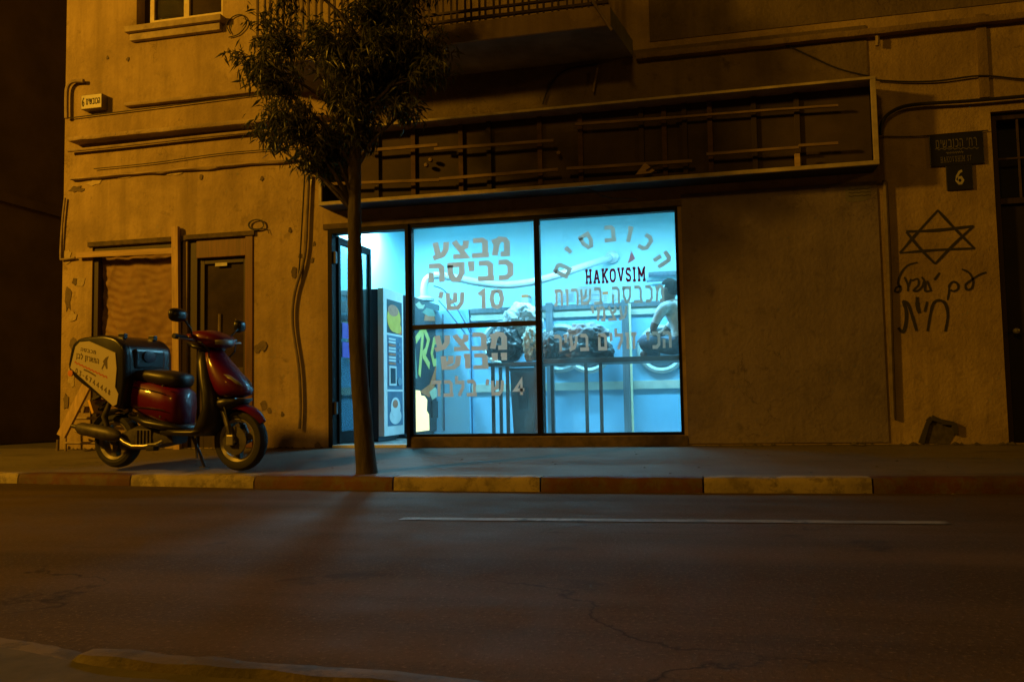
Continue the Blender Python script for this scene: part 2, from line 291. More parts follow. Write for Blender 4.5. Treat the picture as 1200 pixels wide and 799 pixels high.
# ------------------------------------------------------------------ mesh building
class MB:
    def __init__(s): s.v = []; s.f = []; s.mi = []; s.cur = 0
    def quadmesh(s, vs, fs):
        o = len(s.v); s.v += [tuple(p) for p in vs]; s.f += [tuple(i+o for i in f) for f in fs]; s.mi += [s.cur]*len(fs); return s
    def box(s, x0, x1, y0, y1, z0, z1, mat=None):
        vs = [Vector((x, y, z)) for z in (z0, z1) for y in (y0, y1) for x in (x0, x1)]
        if mat: vs = [mat @ v for v in vs]
        return s.quadmesh(vs, [(0, 2, 3, 1), (4, 5, 7, 6), (0, 1, 5, 4), (2, 6, 7, 3), (0, 4, 6, 2), (1, 3, 7, 5)])
    def bar(s, a, b, wd, th, up=Vector((0, 0, 1))):          # rectangular bar from a to b
        a, b = Vector(a), Vector(b); d = (b-a).normalized(); sd = d.cross(up)
        if sd.length < 1e-4: sd = d.cross(Vector((0, 1, 0)))
        sd.normalize(); u = sd.cross(d); sd *= wd/2; u *= th/2
        vs = [p+i*sd+j*u for p in (a, b) for i, j in ((-1, -1), (1, -1), (1, 1), (-1, 1))]
        return s.quadmesh(vs, [(0, 3, 2, 1), (4, 5, 6, 7), (0, 1, 5, 4), (1, 2, 6, 5), (2, 3, 7, 6), (3, 0, 4, 7)])
    def tube(s, pts, r, seg=8, caps=True):
        pts = [Vector(p) for p in pts]; n = len(pts); rr = r if isinstance(r, (list, tuple)) else [r]*n
        vs = []; up = None
        for i, p in enumerate(pts):
            d = (pts[min(i+1, n-1)]-pts[max(i-1, 0)]).normalized()
            if up is None:
                up = Vector((0, 0, 1)) if abs(d.z) < .9 else Vector((1, 0, 0))
            a = d.cross(up)
            if a.length < 1e-5: a = d.cross(Vector((0, 1, 0)))
            a.normalize(); b = a.cross(d); up = b
            for k in range(seg):
                t = 2*math.pi*k/seg; vs.append(p+rr[i]*(math.cos(t)*a+math.sin(t)*b))
        fs = [(i*seg+k, i*seg+(k+1) % seg, (i+1)*seg+(k+1) % seg, (i+1)*seg+k) for i in range(n-1) for k in range(seg)]
        if caps: fs += [tuple(range(seg))[::-1], tuple((n-1)*seg+k for k in range(seg))]
        return s.quadmesh(vs, fs)
    def loft(s, rings, caps=True, closed=True):
        n = len(rings); m = len(rings[0]); vs = [p for r in rings for p in r]
        kk = m if closed else m-1
        fs = [(i*m+k, i*m+(k+1) % m, (i+1)*m+(k+1) % m, (i+1)*m+k) for i in range(n-1) for k in range(kk)]
        if caps and closed: fs += [tuple(range(m))[::-1], tuple((n-1)*m+k for k in range(m))]
        return s.quadmesh(vs, fs)
    def prism(s, poly, fn, d0, d1):                            # poly 2D; fn(a,b,depth)->point
        n = len(poly)
        vs = [fn(a, b, d0) for a, b in poly]+[fn(a, b, d1) for a, b in poly]
        fs = [tuple(range(n)), tuple(range(2*n-1, n-1, -1))]+[(i, (i+1) % n+0, (i+1) % n+n, i+n)[::-1] for i in range(n)]
        return s.quadmesh(vs, fs)
    def lathe(s, prof, fn, seg=24):                            # prof (radius, axial); fn(u,v,axial)->point
        rings = [[fn(r*math.cos(2*math.pi*k/seg), r*math.sin(2*math.pi*k/seg), a) for k in range(seg)] for r, a in prof]
        return s.loft(rings, True)
    def ribbon(s, pts, wd, fn, d0, d1):                        # flat stroke of width wd through 2D pts
        pts = [np.array(p, float) for p in pts]; n = len(pts); L = []; Rr = []
        for i in range(n):
            a = pts[i]-pts[i-1] if i else pts[1]-pts[0]; b = pts[i+1]-pts[i] if i < n-1 else a
            a = a/(np.hypot(*a)+1e-9); b = b/(np.hypot(*b)+1e-9); t = a+b; t = t/(np.hypot(*t)+1e-9)
            nn = np.array([-t[1], t[0]]); c = max(.5, abs(nn @ np.array([-a[1], a[0]])))
            w_ = (wd[i] if isinstance(wd, (list, tuple)) else wd)/2/c
            L.append(pts[i]+nn*w_); Rr.append(pts[i]-nn*w_)
        vs = []; fs = []
        for l, r in zip(L, Rr): vs += [fn(*l, d0), fn(*r, d0), fn(*r, d1), fn(*l, d1)]
        for i in range(n-1):
            o = 4*i; q = o+4
            fs += [(o, q, q+1, o+1), (o+1, q+1, q+2, o+2), (o+2, q+2, q+3, o+3), (o+3, q+3, q, o)]
        fs += [(0, 1, 2, 3), (4*n-1, 4*n-2, 4*n-3, 4*n-4)]
        return s.quadmesh(vs, fs)
    def build(s, name, mat, parent=None, smooth=False, bevel=0, loc=None, angle=40):
        me = bpy.data.meshes.new(name); me.from_pydata(s.v, [], s.f); me.update()
        bm = bmesh.new(); bm.from_mesh(me); bmesh.ops.recalc_face_normals(bm, faces=bm.faces)
        if bevel: bmesh.ops.bevel(bm, geom=[e for e in bm.edges if len(e.link_faces) == 2 and e.calc_face_angle(0) > R(angle)], offset=bevel, segments=2, affect='EDGES', profile=.6)
        bm.to_mesh(me); bm.free()
        ms = mat if isinstance(mat, (list, tuple)) else [mat]
        for m in ms: me.materials.append(M[m] if isinstance(m, str) else m)
        if len(ms) > 1 and not bevel:
            me.polygons.foreach_set('material_index', s.mi)
        if smooth:
            me.polygons.foreach_set('use_smooth', [True]*len(me.polygons))
            if smooth != 'all':
                try: me.set_sharp_from_angle(angle=R(angle))
                except Exception: pass
        o = bpy.data.objects.new(name, me); C.objects.link(o)
        if loc is not None: o.location = loc
        if parent is not None: o.parent = parent
        return o
def tag(o, label=None, cat=None, group=None, kind=None):
    for k_, v in (('label', label), ('category', cat), ('group', group), ('kind', kind)):
        if v: o[k_] = v
    return o
def thing(name, label, cat, loc=(0, 0, 0), group=None):
    o = bpy.data.objects.new(name, None); o.empty_display_size = .1; o.location = loc; C.objects.link(o)
    return tag(o, label, cat, group)
def box(name, mat, parent, x0, x1, y0, y1, z0, z1, bevel=0):
    return MB().box(x0, x1, y0, y1, z0, z1).build(name, mat, parent, bevel=bevel)

# ------------------------------------------------------------------ lettering: each letter is a set of strokes
LT = {
 'מ': (.78, [[(.10, .92), (.22, .60), (.13, .05)], [(.20, .60), (.36, .90), (.56, .86), (.66, .70), (.66, .10), (.38, .10)]]),
 'ב': (.76, [[(.08, .90), (.48, .90), (.60, .78), (.60, .12)], [(.03, .10), (.76, .10)]]),
 'צ': (.74, [[(.10, .92), (.60, .10), (.06, .10)], [(.64, .92), (.61, .62), (.36, .50)]]),
 'ע': (.74, [[(.13, .92), (.26, .20)], [(.62, .92), (.60, .50), (.44, .22), (.03, .08)]]),
 'כ': (.70, [[(.08, .90), (.42, .90), (.60, .74), (.60, .26), (.42, .10), (.08, .10)]]),
 'י': (.32, [[(.04, .90), (.20, .90), (.20, .52)]]),
 'ס': (.80, [[(.02, .90), (.68, .90), (.68, .45), (.52, .12), (.32, .12), (.15, .45), (.15, .88)]]),
 'ה': (.76, [[(.06, .90), (.52, .90), (.65, .78), (.65, .03)], [(.16, .56), (.16, .03)]]),
 'ש': (.96, [[(.10, .92), (.15, .12), (.60, .12), (.80, .36), (.85, .92)], [(.48, .92), (.47, .50), (.20, .40)]]),
 'ו': (.34, [[(.03, .90), (.22, .90), (.22, .03)]]),
 'ל': (.70, [[(.12, 1.25), (.12, .86), (.58, .86), (.58, .55), (.28, .03)]]),
 'ד': (.74, [[(.03, .90), (.74, .90)], [(.56, .86), (.56, .03)]]),
 'ת': (.80, [[(.06, .90), (.56, .90), (.69, .78), (.69, .03)], [(.23, .86), (.23, .12), (.03, .10)]]),
 'ר': (.68, [[(.06, .90), (.46, .90), (.59, .78), (.59, .03)]]),
 'ז': (.46, [[(.02, .90), (.46, .90)], [(.25, .86), (.22, .03)]]),
 'ם': (.78, [[(.05, .90), (.54, .90), (.66, .78), (.66, .10), (.15, .10), (.15, .88)]]),
 'ן': (.34, [[(.03, .90), (.22, .90), (.22, -.28)]]),
 'ח': (.80, [[(.15, .03), (.15, .90), (.54, .90), (.67, .78), (.67, .03)]]),
 'א': (.76, [[(.08, .95), (.68, .05)], [(.62, .95), (.60, .64), (.44, .50)], [(.14, .05), (.16, .42), (.30, .60)]]),
 'נ': (.56, [[(.12, .90), (.42, .90), (.42, .10), (.03, .10)]]),
 "'": (.24, [[(.17, 1.0), (.07, .66)]]),
 '1': (.46, [[(.04, .74), (.28, .92), (.28, .02)]]),
 '0': (.72, [[(.36, .93), (.54, .85), (.62, .50), (.54, .15), (.36, .07), (.18, .15), (.10, .50), (.18, .85), (.36, .93)]]),
 '4': (.76, [[(.56, .02), (.56, .92), (.10, .32), (.76, .32)]]),
 '6': (.72, [[(.58, .93), (.36, .84), (.16, .55), (.12, .28), (.30, .08), (.48, .08), (.61, .28), (.48, .48), (.28, .46), (.14, .30)]]),
 '3': (.66, [[(.10, .90), (.55, .90), (.30, .56), (.55, .42), (.52, .14), (.30, .08), (.06, .16)]]),
 '7': (.66, [[(.06, .90), (.58, .90), (.26, .03)]]),
 '8': (.70, [[(.35, .52), (.14, .70), (.35, .92), (.56, .70), (.35, .52), (.10, .27), (.35, .08), (.60, .27), (.35, .52)]]),
 '5': (.66, [[(.56, .90), (.14, .90), (.12, .54), (.46, .54), (.56, .30), (.42, .09), (.06, .10)]]),
 '2': (.66, [[(.08, .76), (.30, .92), (.54, .74), (.10, .10), (.60, .10)]]),
 '-': (.50, [[(.06, .45), (.44, .45)]]), ' ': (.42, []), '.': (.2, [[(.1, .02), (.1, .18)]]),
 'H': (.86, [[(.20, .06), (.20, .94)], [(.66, .06), (.66, .94)], [(.22, .50), (.64, .50)], [(.04, .05), (.36, .05)], [(.50, .05), (.82, .05)], [(.04, .95), (.36, .95)], [(.50, .95), (.82, .95)]]),
 'A': (.90, [[(.18, .06), (.43, .96)], [(.47, .96), (.72, .06)], [(.28, .34), (.62, .34)], [(.03, .05), (.34, .05)], [(.56, .05), (.87, .05)]]),
 'K': (.88, [[(.20, .06), (.20, .94)], [(.24, .44), (.66, .94)], [(.36, .56), (.70, .06)], [(.04, .05), (.36, .05)], [(.54, .05), (.86, .05)], [(.04, .95), (.36, .95)], [(.52, .95), (.84, .95)]]),
 'O': (.82, [[(.40, .93), (.58, .88), (.68, .72), (.68, .28), (.58, .12), (.40, .07), (.22, .12), (.12, .28), (.12, .72), (.22, .88), (.40, .93)]]),
 'V': (.88, [[(.18, .94), (.42, .06)], [(.46, .06), (.70, .94)], [(.03, .95), (.34, .95)], [(.54, .95), (.85, .95)]]),
 'S': (.74, [[(.62, .72), (.52, .92), (.22, .92), (.12, .74), (.18, .58), (.52, .44), (.62, .28), (.52, .08), (.22, .08), (.10, .28)]]),
 'I': (.46, [[(.22, .06), (.22, .94)], [(.04, .05), (.40, .05)], [(.04, .95), (.40, .95)]]),
 'M': (1.02, [[(.20, .06), (.20, .94)], [(.82, .06), (.82, .94)], [(.24, .92), (.50, .30)], [(.52, .30), (.78, .92)], [(.04, .05), (.36, .05)], [(.66, .05), (.98, .05)], [(.04, .95), (.24, .95)], [(.78, .95), (.98, .95)]]),
 'T': (.74, [[(.35, .03), (.35, .88)], [(.03, .92), (.69, .92)]]),
 'R': (.80, [[(.14, .02), (.34, .94)], [(.20, .94), (.62, .90), (.66, .66), (.30, .52)], [(.36, .52), (.62, .02)]]),
}
def union(strokes):
    """strokes: list of MB; returns one MB with the strokes of a letter merged into a single sheet"""
    def tmp(mbs):
        me = bpy.data.meshes.new('tmp'); vs = []; fs = []
        for b in mbs: fs += [tuple(i+len(vs) for i in f) for f in b.f]; vs += b.v
        me.from_pydata(vs, [], fs); bm = bmesh.new(); bm.from_mesh(me); bmesh.ops.recalc_face_normals(bm, faces=bm.faces); bm.to_mesh(me); bm.free()
        o = bpy.data.objects.new('tmp', me); C.objects.link(o); return o
    A = tmp(strokes[:1]); B = tmp(strokes[1:]) if len(strokes) > 1 else None
    if B:
        md = A.modifiers.new('u', 'BOOLEAN'); md.operation = 'UNION'; md.solver = 'EXACT'; md.object = B; md.use_self = True
        bpy.context.view_layer.update()
    me = bpy.data.meshes.new_from_object(A.evaluated_get(bpy.context.evaluated_depsgraph_get())) if B else A.data.copy()
    out = MB(); out.quadmesh([v.co.copy() for v in me.vertices], [tuple(p_.vertices) for p_ in me.polygons])
    for o in (A, B):
        if o: d = o.data; bpy.data.objects.remove(o); bpy.data.meshes.remove(d)
    bpy.data.meshes.remove(me); return out
def text_width(s, gap): return sum(LT[c][0] for c in s)+gap*(len(s)-1)
def write(mb, s, fn, x0, x1, z0, z1, th=.19, gap=.10, d0=0.0, dt=.0014, merge=False):
    """s in visual order from left to right, fitted in the rectangle; fn(a,b,d)->point; strokes lie 0.25 mm one over the other"""
    w_ = text_width(s, gap); sx = (x1-x0)/w_; sz = z1-z0; x = 0; sg = 0
    for c in s:
        if merge:
            q = [MB().ribbon([(x+p[0], p[1]) for p in st], th, lambda a, b, d: fn(x0+a*sx, z0+b*sz, d), d0, d0+dt) for st in LT[c][1]]
            if q: u_ = union(q); mb.quadmesh(u_.v, u_.f)
        for st in (() if merge else LT[c][1]):
            pts = [(x+p[0], p[1]) for p in st]
            mb.ribbon(pts, th, lambda a, b, d: fn(x0+a*sx, z0+b*sz, d), d0, d0+dt+.00025*(sg % 5)); sg += 1
        x += LT[c][0]+gap
def wallfn(y): return lambda a, b, d: Vector((a, y-d, b))
def px_text(mb, s, tl, br, y, th=.19, gap=.10, d0=0.0, dt=.0014):
    a, b = W(*tl, y), W(*br, y); write(mb, s, wallfn(y), a.x, b.x, b.z, a.z, th, gap, d0, dt)

# ================================================================== THE SETTING
road = MB()
road.quadmesh([(-60, -60, 0), (60, -60, 0), (60, 40, 0), (-60, 40, 0)], [(0, 1, 2, 3)]); ro = road.build('road', 'asphalt'); tag(ro, kind='structure')
# edge line on the road
a, b = G(470, 608), G(1112, 613)
m = MB(); n = 40
top = []; bot = []
for i in range(n+1):
    t = i/n; p = a.lerp(b, t); j = .012*noise.noise((t*30, 1, 0)); j2 = .012*noise.noise((t*34, 7, 0)); top.append((p.x, p.y+.05+j, .004)); bot.append((p.x, p.y-.05+j2, .004))
m.quadmesh(bot+top, [(i, i+1, n+2+i, n+1+i) for i in range(n)])
tag(m.build('road_line', 'road_paint'), kind='structure')

# kerb line: front foot of the stones, left to right
KL = [(-9.6, -1.20, .085), (-8.5, -1.27, .085), (-7.45, -1.36, .086), (-6.43, -1.47, .088), (-5.44, -1.58, .092), (-4.46, -1.70, .098), (-3.47, -1.80, .104), (-2.37, -1.87, .106), (-1.24, -1.90, .107),
      (-.07, -1.90, .107), (1.06, -1.87, .107), (2.2, -1.84, .107), (3.3, -1.80, .107), (4.4, -1.76, .107), (5.5, -1.72, .107), (6.6, -1.68, .107)]
JP = [-150, -62, 20, 152, 297, 460, 633, 824, 1023, 1235, 1460]
_old = KL
def _ky(x): return np.interp(x, [q[0] for q in _old], [q[1] for q in _old])
def _kh(x): return np.interp(x, [q[0] for q in _old], [q[2] for q in _old])
def _joint(px):
    y = -1.7
    for _ in range(12): x = CAM.x+(y-CAM.y)*ray(px, 566).x/ray(px, 566).y; y = _ky(x)
    return (x, y, _kh(x))
KL = [_joint(q) for q in JP]
KT = .15                                    # breadth of a stone
kerb = tag(bpy.data.objects.new('kerb', None), kind='structure'); C.objects.link(kerb)
# red / white in turn, the red at px 20-152, 297-460, 633-824, 1023-
for i in range(len(KL)-1):
    (x0, y0, h0), (x1, y1, h1) = KL[i], KL[i+1]
    g = .006; rings = []; nn = 14
    for j in range(nn+1):
        t = j/nn; x = x0+g+(x1-x0-2*g)*t; y = y0+(y1-y0)*t; h = h0+(h1-h0)*t
        e = .010*noise.noise((x*3.1, 2.0, i)); e2 = .008*noise.noise((x*4.3, 9.0, i)); ch = max(0, noise.noise((x*6.0, 4.0, i*3.0))-.25)*.035
        endf = .006 if j in (0, nn) else 0
        rings.append([(x, y+e+endf, -.05), (x, y+e+endf, h*.55), (x, y+e+.008+endf+ch*.5, h-.028-ch), (x, y+e+.020+ch, h-.008+e2-ch*.6), (x, y+.050+ch*.5, h+e2*.5-endf), (x, y+KT, h-endf), (x, y+KT, -.05)])
    red = (i % 2 == 0)   # the stone that starts at pixel 20 is red
    o = MB().loft(rings).build('kerb_stone', 'kerb_red' if red else 'kerb_white', kerb, smooth=True, angle=60)
    o['label'] = 'kerb stone painted dark red' if red else 'kerb stone painted yellowish white'

# pavement, rising gently to the wall
m = MB(); xs = [KL[0][0]+(KL[-1][0]-KL[0][0])*i/135 for i in range(136)]; rows = 14
def kline(x):
    for i in range(len(KL)-1):
        if KL[i][0] <= x <= KL[i+1][0]+1e-6:
            t = (x-KL[i][0])/(KL[i+1][0]-KL[i][0]); return (KL[i][1]+(KL[i+1][1]-KL[i][1])*t+KT, KL[i][2]+(KL[i+1][2]-KL[i][2])*t)
    return (KL[-1][1]+KT, KL[-1][2])
vs = []; fs = []
for x in xs:
    ky, kh = kline(x)
    for j in range(rows+1):
        t = j/rows; y = ky+(0.06-ky)*t; z = kh-.006+(BASE-kh+.006)*t+.009*noise.noise((x*1.3, y*2.1, 0))*math.sin(math.pi*t)
        vs.append((x, y, z))
for i in range(len(xs)-1):
    for j in range(rows): fs.append((i*(rows+1)+j, (i+1)*(rows+1)+j, (i+1)*(rows+1)+j+1, i*(rows+1)+j+1))
tag(m.quadmesh(vs, fs).build('pavement', 'paving', smooth='all'), kind='structure')
NX_ = -8.75
# alley ground beside the building
tag(box('alley_ground', 'near_paving', None, NX_, -6.93, .06, 9, .10, BASE-.004), kind='structure')
# broken asphalt and dirt along the wall foot
m = MB()
for i in range(240):
    x = random.uniform(-6.8, 4.5); 
    if -3.8 < x < -2.9: continue
    y = -abs(random.gauss(0, .035))-.012; r = random.uniform(.004, .020)*(1.7 if x > .8 and random.random() < .3 else 1); z = pz(y)
    q = [Vector((x+r*1.5*math.cos(t+.3)*random.uniform(.6, 1.2), y+r*math.sin(t)*random.uniform(.6, 1.2), z)) for t in (0, 1.3, 2.5, 3.8, 5)]
    m.quadmesh(q+[Vector((x, y, z+r*.8))], [(0, 1, 5), (1, 2, 5), (2, 3, 5), (3, 4, 5), (4, 0, 5)])
tag(m.build('wall_foot_rubble', 'debris'), kind='stuff')
m = MB()
for i in range(130):
    x = random.uniform(-6.5, 3.5)
    y, kh = kline(x)
    if random.random() < .5: y = random.uniform(y, -.1); z = pz(y)-.002
    else: y -= KT+abs(random.gauss(.02, .05)); z = 0
    r = random.uniform(.004, .013)
    q = [Vector((x+r*1.6*math.cos(t)*random.uniform(.6, 1.2), y+r*math.sin(t)*random.uniform(.6, 1.2), z)) for t in (0, 1.3, 2.5, 3.8, 5)]
    m.quadmesh(q+[Vector((x, y, z+r*.6))], [(0, 1, 5), (1, 2, 5), (2, 3, 5), (3, 4, 5), (4, 0, 5)])
tag(m.build('street_grit', 'debris'), kind='stuff')

# near side of the street: worn kerb and pavement at the camera's feet
NK = [(-9.5, -5.50), (-2.25, -5.80), (-1.95, -5.86), (-1.58, -5.955), (-1.2, -5.985), (-.75, -6.01), (-.3, -6.05), (.3, -6.11), (1.2, -6.2), (4, -6.42)]
m = MB(); rings = []
for i in range(len(NK)-1):
    for j in range(12):
        t = j/12; x = NK[i][0]+(NK[i+1][0]-NK[i][0])*t; y = NK[i][1]+(NK[i+1][1]-NK[i][1])*t
        low = 1.0 if x < -1.66 else 0.0
        h = .006+.007*noise.noise((x*6, 3, 1)) if low else .032+.007*noise.noise((x*7, 1, 5))
        e = .020*noise.noise((x*5, 8, 2))+.008*noise.noise((x*21, 8, 2))
        rings.append([(x, y+e, -.02), (x, y+e-.004, h*.6), (x, y+e-.022, h), (x, y-.05, h+.005*noise.noise((x*9, 4, 4))), (x, y-.085-.02*noise.noise((x*6, 2, 2)), h), (x, y-.11, -.02)])
o = MB().loft(rings).build('near_kerb', 'kerb_bare', smooth=True); tag(o, kind='structure')
m = MB(); vs = []; fs = []; nx = 90
for i in range(nx+1):
    x = -9.5+13.5*i/nx
    y = np.interp(x, [p[0] for p in NK], [p[1] for p in NK])-.09
    for j in range(9): 
        yy = y-j*.22; vs.append((x, yy, .010+.010*noise.noise((x*2.5, yy*2.5, 3))))
for i in range(nx):
    for j in range(8): fs.append((i*9+j, i*9+j+1, (i+1)*9+j+1, (i+1)*9+j))
tag(m.quadmesh(vs, fs).build('near_pavement', 'near_paving', smooth='all'), kind='structure')

# ================================================================== THE BUILDING
bld = thing('corner_building', 'old two storey stucco building with the brightly lit laundry shop in its ground floor', 'building')
TOP = 7.6; X0, X1 = -6.93, 6.6
DOORL, DOORR, SHOPR, SHOPT, SILLZ = -3.755, -2.905, -.245, 2.43, .315
LW = (-6.55, -5.43, .46, 2.41)              # boarded opening
WD = (-5.38, -4.60, BASE, 2.42)             # wooden door
UW = (-6.03, -4.97, 4.83, 6.15)             # window upstairs
ED = (2.44, 3.55, BASE, 3.07)               # entrance at the right
HOLES = [(DOORL, DOORR, BASE, SHOPT), (DOORR, SHOPR, SILLZ, SHOPT), LW, WD, UW, ED]
def wall_mesh(x0, x1, z0, z1, y0, y1, holes, step=None):
    xs = sorted({x0, x1, *[h[0] for h in holes if x0 < h[0] < x1], *[h[1] for h in holes if x0 < h[1] < x1]})
    zs = sorted({z0, z1, *[h[2] for h in holes if z0 < h[2] < z1], *[h[3] for h in holes if z0 < h[3] < z1]})
    solid = lambda i, j: 0 <= i < len(xs)-1 and 0 <= j < len(zs)-1 and not any(h[0] <= (xs[i]+xs[i+1])/2 <= h[1] and h[2] <= (zs[j]+zs[j+1])/2 <= h[3] for h in holes)
    m = MB()
    for i in range(len(xs)-1):
        for j in range(len(zs)-1):
            if not solid(i, j): continue
            a, b, c, d = xs[i], xs[i+1], zs[j], zs[j+1]
            m.quadmesh([(a, y0, c), (b, y0, c), (b, y0, d), (a, y0, d)], [(0, 1, 2, 3)])
            m.quadmesh([(a, y1, c), (b, y1, c), (b, y1, d), (a, y1, d)], [(3, 2, 1, 0)])
            if not solid(i-1, j): m.quadmesh([(a, y0, c), (a, y0, d), (a, y1, d), (a, y1, c)], [(0, 1, 2, 3)])
            if not solid(i+1, j): m.quadmesh([(b, y0, c), (b, y0, d), (b, y1, d), (b, y1, c)], [(3, 2, 1, 0)])
            if not solid(i, j-1): m.quadmesh([(a, y0, c), (b, y0, c), (b, y1, c), (a, y1, c)], [(3, 2, 1, 0)])
            if not solid(i, j+1): m.quadmesh([(a, y0, d), (b, y0, d), (b, y1, d), (a, y1, d)], [(0, 1, 2, 3)])
    return m
m = wall_mesh(X0, X1, 0, TOP, 0, .26, HOLES)
me_o = m.build('front_wall', 'stucco', bld)
bm = bmesh.new(); bm.from_mesh(me_o.data); bmesh.ops.remove_doubles(bm, verts=bm.verts, dist=1e-5); bm.to_mesh(me_o.data); bm.free()
box('side_wall', 'stucco_dim', bld, X0+.001, X0+.26, .262, 7, 0, TOP)
box('rear_wall', 'stucco_dim', bld, X0, X1, 7.002, 7.2, 0, TOP)
box('roof', 'stucco_dim', bld, X0, X1, 0, 7.2, TOP+.002, TOP+.2)
# grey painted panel of wall between the shop window and the conduit
m = wall_mesh(SHOPR+.035, W(1036, 400).x, .235, 2.535, -.012, -.001, []); m.build('painted_panel', 'grey_plaster', bld)
# plinth band of patched plaster under the shop windows
m = MB(); rings = []
for i in range(41):
    x = DOORR+.01+(SHOPR-DOORR+.02)*i/40; h = SILLZ-.008; e = .010*noise.noise((x*7, 0, 3))
    rings.append([(x, -.002, BASE-.05), (x, -.022+e, BASE-.05), (x, -.018+e, h-.02), (x, -.008, h+e*.4), (x, -.002, h)])
m.loft(rings).build('plinth', 'lintel', bld, smooth=True)
# a plaster layer that has come away at the foot of the wall, right
cen = [(1079, 519), (1087, 494), (1091, 489), (1103, 494), (1117, 496), (1119, 508), (1112, 520)]
pts = [(W(*p).x, max(BASE-.02, W(*p).z)) for p in cen]
MB().prism(pts, lambda a, b, d: Vector((a, d, b)), -.006, -.002).build('bare_patch', 'debris', bld)
edge = pts[:3]+[(pts[3][0], pts[3][1]), pts[4], pts[5]]
for i in range(len(edge)-1):
    MB().ribbon([edge[i], edge[i+1]], [.045, .03], lambda a, b, d: Vector((a, -.004-d, b)), .0, .022+.004*i).build('plaster_lip', 'ink', bld)
# chips where the plaster has fallen
for j, (px, py, r) in enumerate([(310, 475, 8), (316, 482, 5), (331, 485, 4), (303, 408, 8), (368, 286, 4), (345, 317, 6), (345, 322, 5), (352, 300, 4), (366, 305, 4), (126, 68, 3), (150, 70, 4), (236, 208, 4), (307, 210, 4), (372, 522, 6), (340, 270, 4), (68+20, 408, 7), (88, 330, 6), (308, 405, 8)]):
    c = W(px, py); rr = r/150; ring = []
    for k in range(9):
        t = 2*math.pi*k/9; q = rr*(.55+.6*random.random()); ring.append((c.x+q*math.cos(t)*.9, c.z+q*math.sin(t)*1.1))
    MB().prism(ring, lambda a, b, d: Vector((a, d, b)), -.004-.0004*j, -.001).build('plaster_chip', 'stucco_dark', bld)

# pale broken edge of the plaster at the left corner, with the old coat showing
for j, (px, py, rx, ry) in enumerate([(88, 408, 7, 13), (84, 440, 6, 12), (92, 330, 9, 6), (80, 350, 5, 14), (80, 300, 6, 9), (112, 214, 12, 4), (90, 222, 10, 4), (150, 206, 14, 3), (205, 203, 12, 3), (78, 470, 4, 12), (86, 372, 6, 7), (560, 43, 0, 0)]):
    if not rx: continue
    c = W(px, py); ring = []
    for k in range(13):
        t = 2*math.pi*k/13; q = .55+.65*random.random(); ring.append((max(X0+.006, c.x+rx/107*q*math.cos(t)), c.z+ry/107*q*math.sin(t)))
    MB().prism(ring, lambda a, b, d: Vector((a, d, b)), -.0045-.0005*j, -.001).build('plaster_flake', 'pale_plaster' if j % 3 else 'stucco_dark', bld)
# ledges and string courses
def course(name, a, b, y_out, th, mat, rough=.006):
    A, B = W(*a, -y_out), W(*b, -y_out); z = (A.z+B.z)/2; rings = []; n = max(6, int((B.x-A.x)/.08))
    for i in range(n+1):
        x = A.x+(B.x-A.x)*i/n; e = rough*noise.noise((x*5, z*3, 1)); f = rough*noise.noise((x*6, z*3, 8))
        rings.append([(x, .0, z-th+f), (x, -y_out+.01+e, z-th+f), (x, -y_out+e, z-th*.6), (x, -y_out+e+.004, z-.01+f), (x, -y_out+.03, z+f), (x, 0, z+.012+f)])
    return MB().loft(rings).build(name, mat, bld, smooth=True, angle=50)
course('ledge', (145, 119), (345, 98), .07, .045, 'ledge')
course('ledge', (79, 158), (420, 127), .17, .05, 'ledge')
course('ledge', (82, 208), (372, 183), .05, .03, 'ledge', .016)
c0 = W(700, 62); c1 = W(1030, 36)
course('cornice', (745, 57), (1290, 8), .10, .06, 'stucco_dim')
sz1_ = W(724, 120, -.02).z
box('upper_shade_band', 'stucco_dark', bld, -.45, X1, -.010, -.001, 4.02, 7.6)  # darker overlay: the balcony's shadow on the upper wall, put into the colour
box('shaded_wall_band', 'stucco_dark', bld, -3.5, W(1016, 70).x, -.012, -.001, sz1_+.01, 3.955)  # darker overlay that paints in the shade on the wall above the sign
# pilaster step at the entrance
box('door_surround', 'stucco_dim', bld, 2.36, 2.44, -.02, -.001, 3.2, 3.94)

# upstairs window
wn = MB().box(UW[0], UW[1], .14, .16, UW[2], UW[3]).build('window', 'wood_dark', bld)
fx0, fx1 = -5.92, -4.99
mm = MB()
for (xa, xb, za, zb) in ((fx0, fx0+.05, 4.87, 6.13), (fx1-.05, fx1, 4.87, 6.13), (-5.50, -5.435, 4.92, 6.13), (fx0+.05, fx1-.05, 4.87, 4.92)): mm.box(xa, xb, .085, .138, za, zb)
mm.build('frame', 'white_frame', wn)
MB().box(fx0+.05, -5.50, .118, .126, 4.92, 6.13).build('pane', 'obscure_glass', wn)
MB().box(-5.435, fx1-.05, .118, .126, 4.92, 6.13).build('pane', 'dark_glass', wn)
MB().box(-6.10, -4.93, -.11, .0, 4.735, 4.80).build('sill', 'sill', wn, bevel=.006)
MB().box(-6.07, -4.97, -.06, .0, 4.655, 4.733).build('sill_apron', 'sill', wn, bevel=.005)

